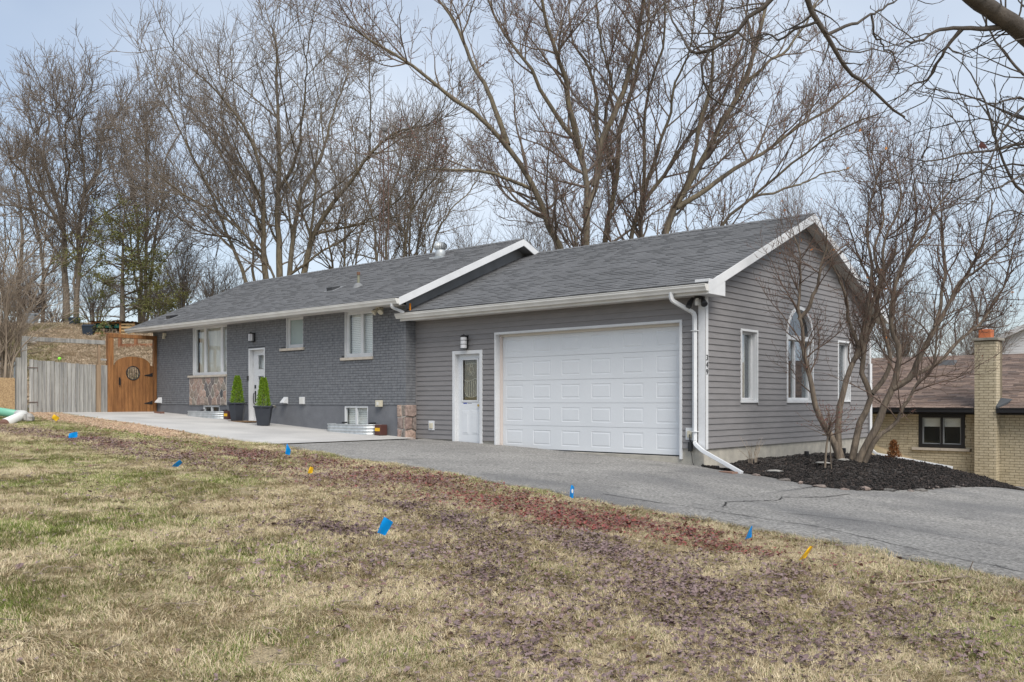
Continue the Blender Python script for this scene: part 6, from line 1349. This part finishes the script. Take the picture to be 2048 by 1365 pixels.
def lawn():
    g = np.random.default_rng(3); src = [tuft(i, 46, .08, .025, .078, 1.0) for i in range(5)] + [tuft(10+i, 46, .075, .025, .062, .75) for i in range(3)]
    pts = []
    # distance bands: finer tufts near the camera's lawn
    for (t0, t1, dn, sc) in ((3.2, 7, 520, 1.0), (7, 11, 400, 1.1), (11, 17, 300, 1.0), (17, 30, 150, 1.1)):
        um = .95 if t1 < 12 else .72; A = (t1**2 - t0**2) * um; n = int(A*dn); tt = np.sqrt(g.uniform(t0**2, t1**2, n)); u = g.uniform(-um, um, n); q = CAM[:2] + tt[:, None]*(FW + RT*u[:, None]); pts.append(np.column_stack([q, np.full(n, sc), tt]))
    P = np.vstack(pts); x, y = P[:, 0], P[:, 1]; keep = (y < edge(x) + .05 + .10*(fnoise(x, y, 2.5, 8)-.5) - .02) & (x > -24); P = P[keep]; x, y = P[:, 0], P[:, 1]
    bare = fnoise(x, y, .9, 21); chips = chip_zone(x, y); keep = (bare > .22) & (g.random(len(x)) > chips*.95); P = P[keep]; x, y = P[:, 0], P[:, 1]; n = len(P)
    gr = fnoise(x, y, .85, 31); gn = np.clip((gr - .50)*2.6, 0, .8)*g.uniform(.3, 1, n) + .12*g.random(n) + .03
    d_edge = edge(x) - y; gn = np.maximum(gn, np.where((d_edge < .35), .28*g.random(n), 0)); gn = np.maximum(gn, np.exp(-((d_edge-1.35)/.35)**2)*sm(-x, 3.5, 6)*(1-sm(-x, 12, 16))*g.uniform(.3, .9, n))
    gn = np.maximum(gn, np.exp(-((d_edge-2.2)/.5)**2)*sm(-x, 9, 12)*g.uniform(.3, .8, n))
    left = np.clip((4.5 - (x*.748 + y*.663 - (CAM[0]*.748 + CAM[1]*.663)) ) / 6 - .6, 0, 1)*.25; gn = np.clip(gn + left*(gr > .42), 0, .9)
    gn *= 1 - .8*leaf_zone(x, y)[0]
    z = T(x, y) + (fnoise(x, y, 1.3, 3) - .5)*.05; sc = P[:, 2]*g.uniform(.7, 1.25, n)*(.55 + .9*fnoise(x, y, 2.6, 41)); rot = np.column_stack([g.normal(0, .15, n), g.normal(0, .15, n), 14*fnoise(x, y, 1.6, 43) + g.normal(0, 1.1, n)])
    sc = sc*(1 - .35*leaf_zone(x, y)[0])
    idx = np.where(gn > .35, g.integers(5, 8, n), g.integers(0, 5, n)); scatter('lawn_grass', np.column_stack([x, y, z]), rot, sc, idx, gn, src, 'matted straw-coloured lawn grass with green patches', None)
    # straw on the hillside behind the fence
    n = 26000; tt = g.uniform(30.5, 48, n); u = g.uniform(-.60, -.36, n); q = CAM[:2] + tt[:, None]*(FW + RT*u[:, None]); x, y = q[:, 0], q[:, 1]; k = x < -20.9; x, y = x[k], y[k]; n = len(x); Z = T(x, y) + sm(-x, 21, 23)*(fnoise(x, y, .5, 5)-.5)*.25
    gn = np.clip((fnoise(x, y, .35, 61)-.52)*2.5, 0, .5) + .02; scatter('hill_grass', np.column_stack([x, y, Z]), np.column_stack([g.normal(0, .2, n), g.normal(0, .2, n), g.uniform(0, 6.28, n)]), g.uniform(2.2, 3.8, n), g.integers(0, 8, n), gn, [tuft(30+i, 40, .075, .03, .06, 1.0, m_hill) for i in range(8)], 'dry straw grass covering the hillside behind the gates', None)
E_LEAF = [  # patches of fallen leaves: centre, radii along / across the driveway, angle, weight, redness
  (1.9,-6.6,2.6,.75,-.02,1.0,1.0), (-.9,-6.1,3.0,.62,-.06,.95,.85), (-4.6,-6.0,3.6,.62,-.06,.9,.8), (-2.9,-6.9,2.8,.5,-.1,.7,.7), (-9.2,-6.9,3.6,.6,-.03,.85,.7), (-6.9,-7.4,3.4,.5,-.1,.6,.6), (-13.5,-7.2,2.5,.5,0,.6,.6),
  (3.6,-7.9,1.3,.75,.1,.85,.45), (4.6,-8.4,1.5,1.1,.2,.7,.42), (2.75,-8.5,.8,.45,.1,.7,.2), (5.4,-9.4,1.5,1.0,.2,.6,.3), (3.4,-9.6,.6,.35,0,.55,.2), (1.2,-8.0,1.2,.38,-.1,.75,.25), (1.3,-9.5,.75,.3,.1,.75,.15), (5.3,-8.2,1.6,.7,.2,.6,.3), (4.9,-10.75,.5,.22,.2,.9,.35), (5.9,-9.9,1,.6,0,.5,.3), (3.9,-8.6,.9,.5,0,.6,.3), (6.2,-8.3,.7,.5,0,.4,.3), (4.1,-8.5,3.2,2.0,.1,.52,.5), (-1.5,-6.6,7.5,1.1,-.06,.58,.75), (5.2,-9.9,2.0,1.4,0,.45,.5)]
def leaf_zone(x, y):
    w = np.zeros_like(x); red = np.zeros_like(x)
    for (cx, cy, a, b, th, wt, rd) in E_LEAF:
        dx, dy = x-cx, y-cy; u = (dx*math.cos(th)+dy*math.sin(th))/a; v = (-dx*math.sin(th)+dy*math.cos(th))/b; q = wt*np.exp(-(u*u+v*v)**1.3*.9); red = np.where(q > w, rd, red); w = np.maximum(w, q)
    n = fnoise(x, y, 1.9, 51); n2 = vnoise(x, y, 7, 57); return np.clip(w*np.clip((n-.18)*3.0, 0, 1.4)*(.55 + .6*n2), 0, 1), red
def chip_zone(x, y):
    d = edge(x) - y; return np.exp(-((d-.55)/.42)**2)*sm(-x, 9.5, 13)*np.clip(fnoise(x, y, 1.2, 71)*2-.3, 0, 1)
def leaf_obj(seed, m, kind):
    g = random.Random(seed); n = 10; V = [(0, 0, .0)]; c = [g.uniform(-.5, .5) for _ in range(3)]
    for i in range(n):
        a = 2*math.pi*i/n; r = (1.0 if i % 2 == 0 else .52)*g.uniform(.8, 1.15) if kind == 'maple' else (.55 + .45*abs(math.cos(a)))*g.uniform(.8, 1.1); V.append((r*math.cos(a), r*math.sin(a), .28*r*r*math.cos(2*a + c[0]*4) + .25*c[1]*r*math.cos(a) + g.uniform(-.06, .10)))
    me = bpy.data.meshes.new('leaf'); me.from_pydata(V, [], [(0, 1+i, 1+(i+1) % n) for i in range(n)]); me.materials.append(m); return bpy.data.objects.new('leaf', me)
def leaves():
    g = np.random.default_rng(13); m = rnd_mat('fallen_leaves', [(.065, .04, .038), (.14, .092, .088), (.24, .175, .168), (.17, .10, .085), (.20, .075, .062), (.25, .062, .052)], src='instancer', rough=.55, spec=.35, mott=.25, mscale=60)
    src = [leaf_obj(i, m, 'maple') for i in range(6)] + [leaf_obj(20+i, m, 'oval') for i in range(3)]; out = []
    for (t0, t1, dn) in ((3.2, 7, 1500), (7, 11, 1700), (11, 22, 1100)):
        n = int((t1**2-t0**2)*.75*dn); tt = np.sqrt(g.uniform(t0**2, t1**2, n)); u = g.uniform(-.75, .75, n); q = CAM[:2] + tt[:, None]*(FW + RT*u[:, None]); out.append(q)
    q = np.vstack(out); x, y = q[:, 0], q[:, 1]; w, red = leaf_zone(x, y); k = (y < edge(x) - .12) & (x > -22) & (g.random(len(x)) < np.maximum(w*.95, .004 + .016*(fnoise(x, y, .8, 91) > .55))); x, y, red = x[k], y[k], red[k]; n = len(x)
    z = T(x, y) + (fnoise(x, y, 1.3, 3)-.5)*.05 + g.uniform(.018, .05, n); tint = np.clip(red*.95*g.uniform(.55, 1.05, n) + g.uniform(-.12, .18, n), 0, 1)
    scatter('leaf_litter', np.column_stack([x, y, z]), np.column_stack([g.normal(0, .28, n), g.normal(0, .28, n), g.uniform(0, 6.28, n)]), g.uniform(.010, .026, n)*(1 + .5*(g.random(n) > .93)), g.integers(0, 9, n), tint, src, 'drifts of fallen purple and red leaves on the lawn')
def chips():
    g = np.random.default_rng(23); m = rnd_mat('wood_chips', [(.30, .19, .12), (.42, .29, .19), (.50, .37, .26), (.24, .17, .12)], src='instancer'); md = rnd_mat('mulch_chips', [(.016, .0155, .015), (.034, .031, .030), (.06, .05, .045), (.026, .025, .025), (.09, .07, .06)], src='instancer', rough=.95, spec=.15)
    def chip(seed, m):
        r = random.Random(seed); b = MB(); L, W, H = 1, r.uniform(.25, .5), r.uniform(.12, .25); b.hexa([(-L, -W, -H), (L*.8, -W*.7, -H), (L, W, -H), (-L*.9, W*.8, -H), (-L*.9, -W*.8, H), (L*.7, -W, H*.7), (L*.85, W*.8, H), (-L, W, H*.6)]); me = bpy.data.meshes.new('chip'); me.from_pydata(b.v, [], b.f); me.materials.append(m); return bpy.data.objects.new('chip', me)
    n = 60000; x = g.uniform(-21, -9, n); y = edge(x) - g.uniform(-.05, 2.0, n); k = g.random(n) < chip_zone(x, y); x, y = x[k], y[k]; n = len(x)
    scatter('wood_chip_strip', np.column_stack([x, y, T(x, y)+.02]), np.column_stack([g.normal(0, .4, n), g.normal(0, .4, n), g.uniform(0, 6.28, n)]), g.uniform(.02, .05, n), g.integers(0, 5, n), g.random(n), [chip(i, m) for i in range(5)], 'tan wood chips strewn along the edge of the concrete pad')
    n = 34000; s = g.uniform(0, 1, n); u = np.sqrt(g.uniform(0, 1, n)); p = mulch_pts(s, u); p[:, 2] += g.uniform(-.005, .018, n)
    scatter('mulch_chips', p, np.column_stack([g.normal(0, .5, n), g.normal(0, .5, n), g.uniform(0, 6.28, n)]), g.uniform(.012, .034, n), g.integers(0, 5, n), g.random(n)**1.6, [chip(10+i, md) for i in range(5)], 'dark shredded bark mulch heaped around the many-stemmed tree')
def debris():      # small sticks and pale dead leaves strewn on the grass
    g = np.random.default_rng(33); n = 900; tt = np.sqrt(g.uniform(3.2**2, 15**2, n)); u = g.uniform(-.62, .62, n); q = CAM[:2] + tt[:, None]*(FW + RT*u[:, None]); x, y = q[:, 0], q[:, 1]; k = y < edge(x) - .1; x, y = x[k], y[k]; n = len(x); src = []
    for i in range(4):
        r = random.Random(i); b = MB(); pts = [(j/5 - .5, .08*math.sin(j*1.3 + i) + r.uniform(-.03, .03), .03*math.sin(j)) for j in range(6)]; b.tube(pts, [.022, .02, .02, .017, .014, .008], 5); b.tube([pts[2], (.05, .18 + .05*i, .06)], [.014, .006], 4); me = bpy.data.meshes.new('stick'); me.from_pydata(b.v, [], b.f); me.materials.append(m_twig_p if i % 2 else m_twig); src.append(bpy.data.objects.new('stick', me))
    scatter('twig_litter', np.column_stack([x, y, T(x, y) + (fnoise(x, y, 1.3, 3)-.5)*.05 + .03]), np.column_stack([g.normal(0, .12, n), g.normal(0, .12, n), g.uniform(0, 6.28, n)]), g.uniform(.06, .22, n), g.integers(0, 4, n), g.random(n), src, 'small broken twigs strewn over the lawn')
lawn(); leaves(); chips(); debris()
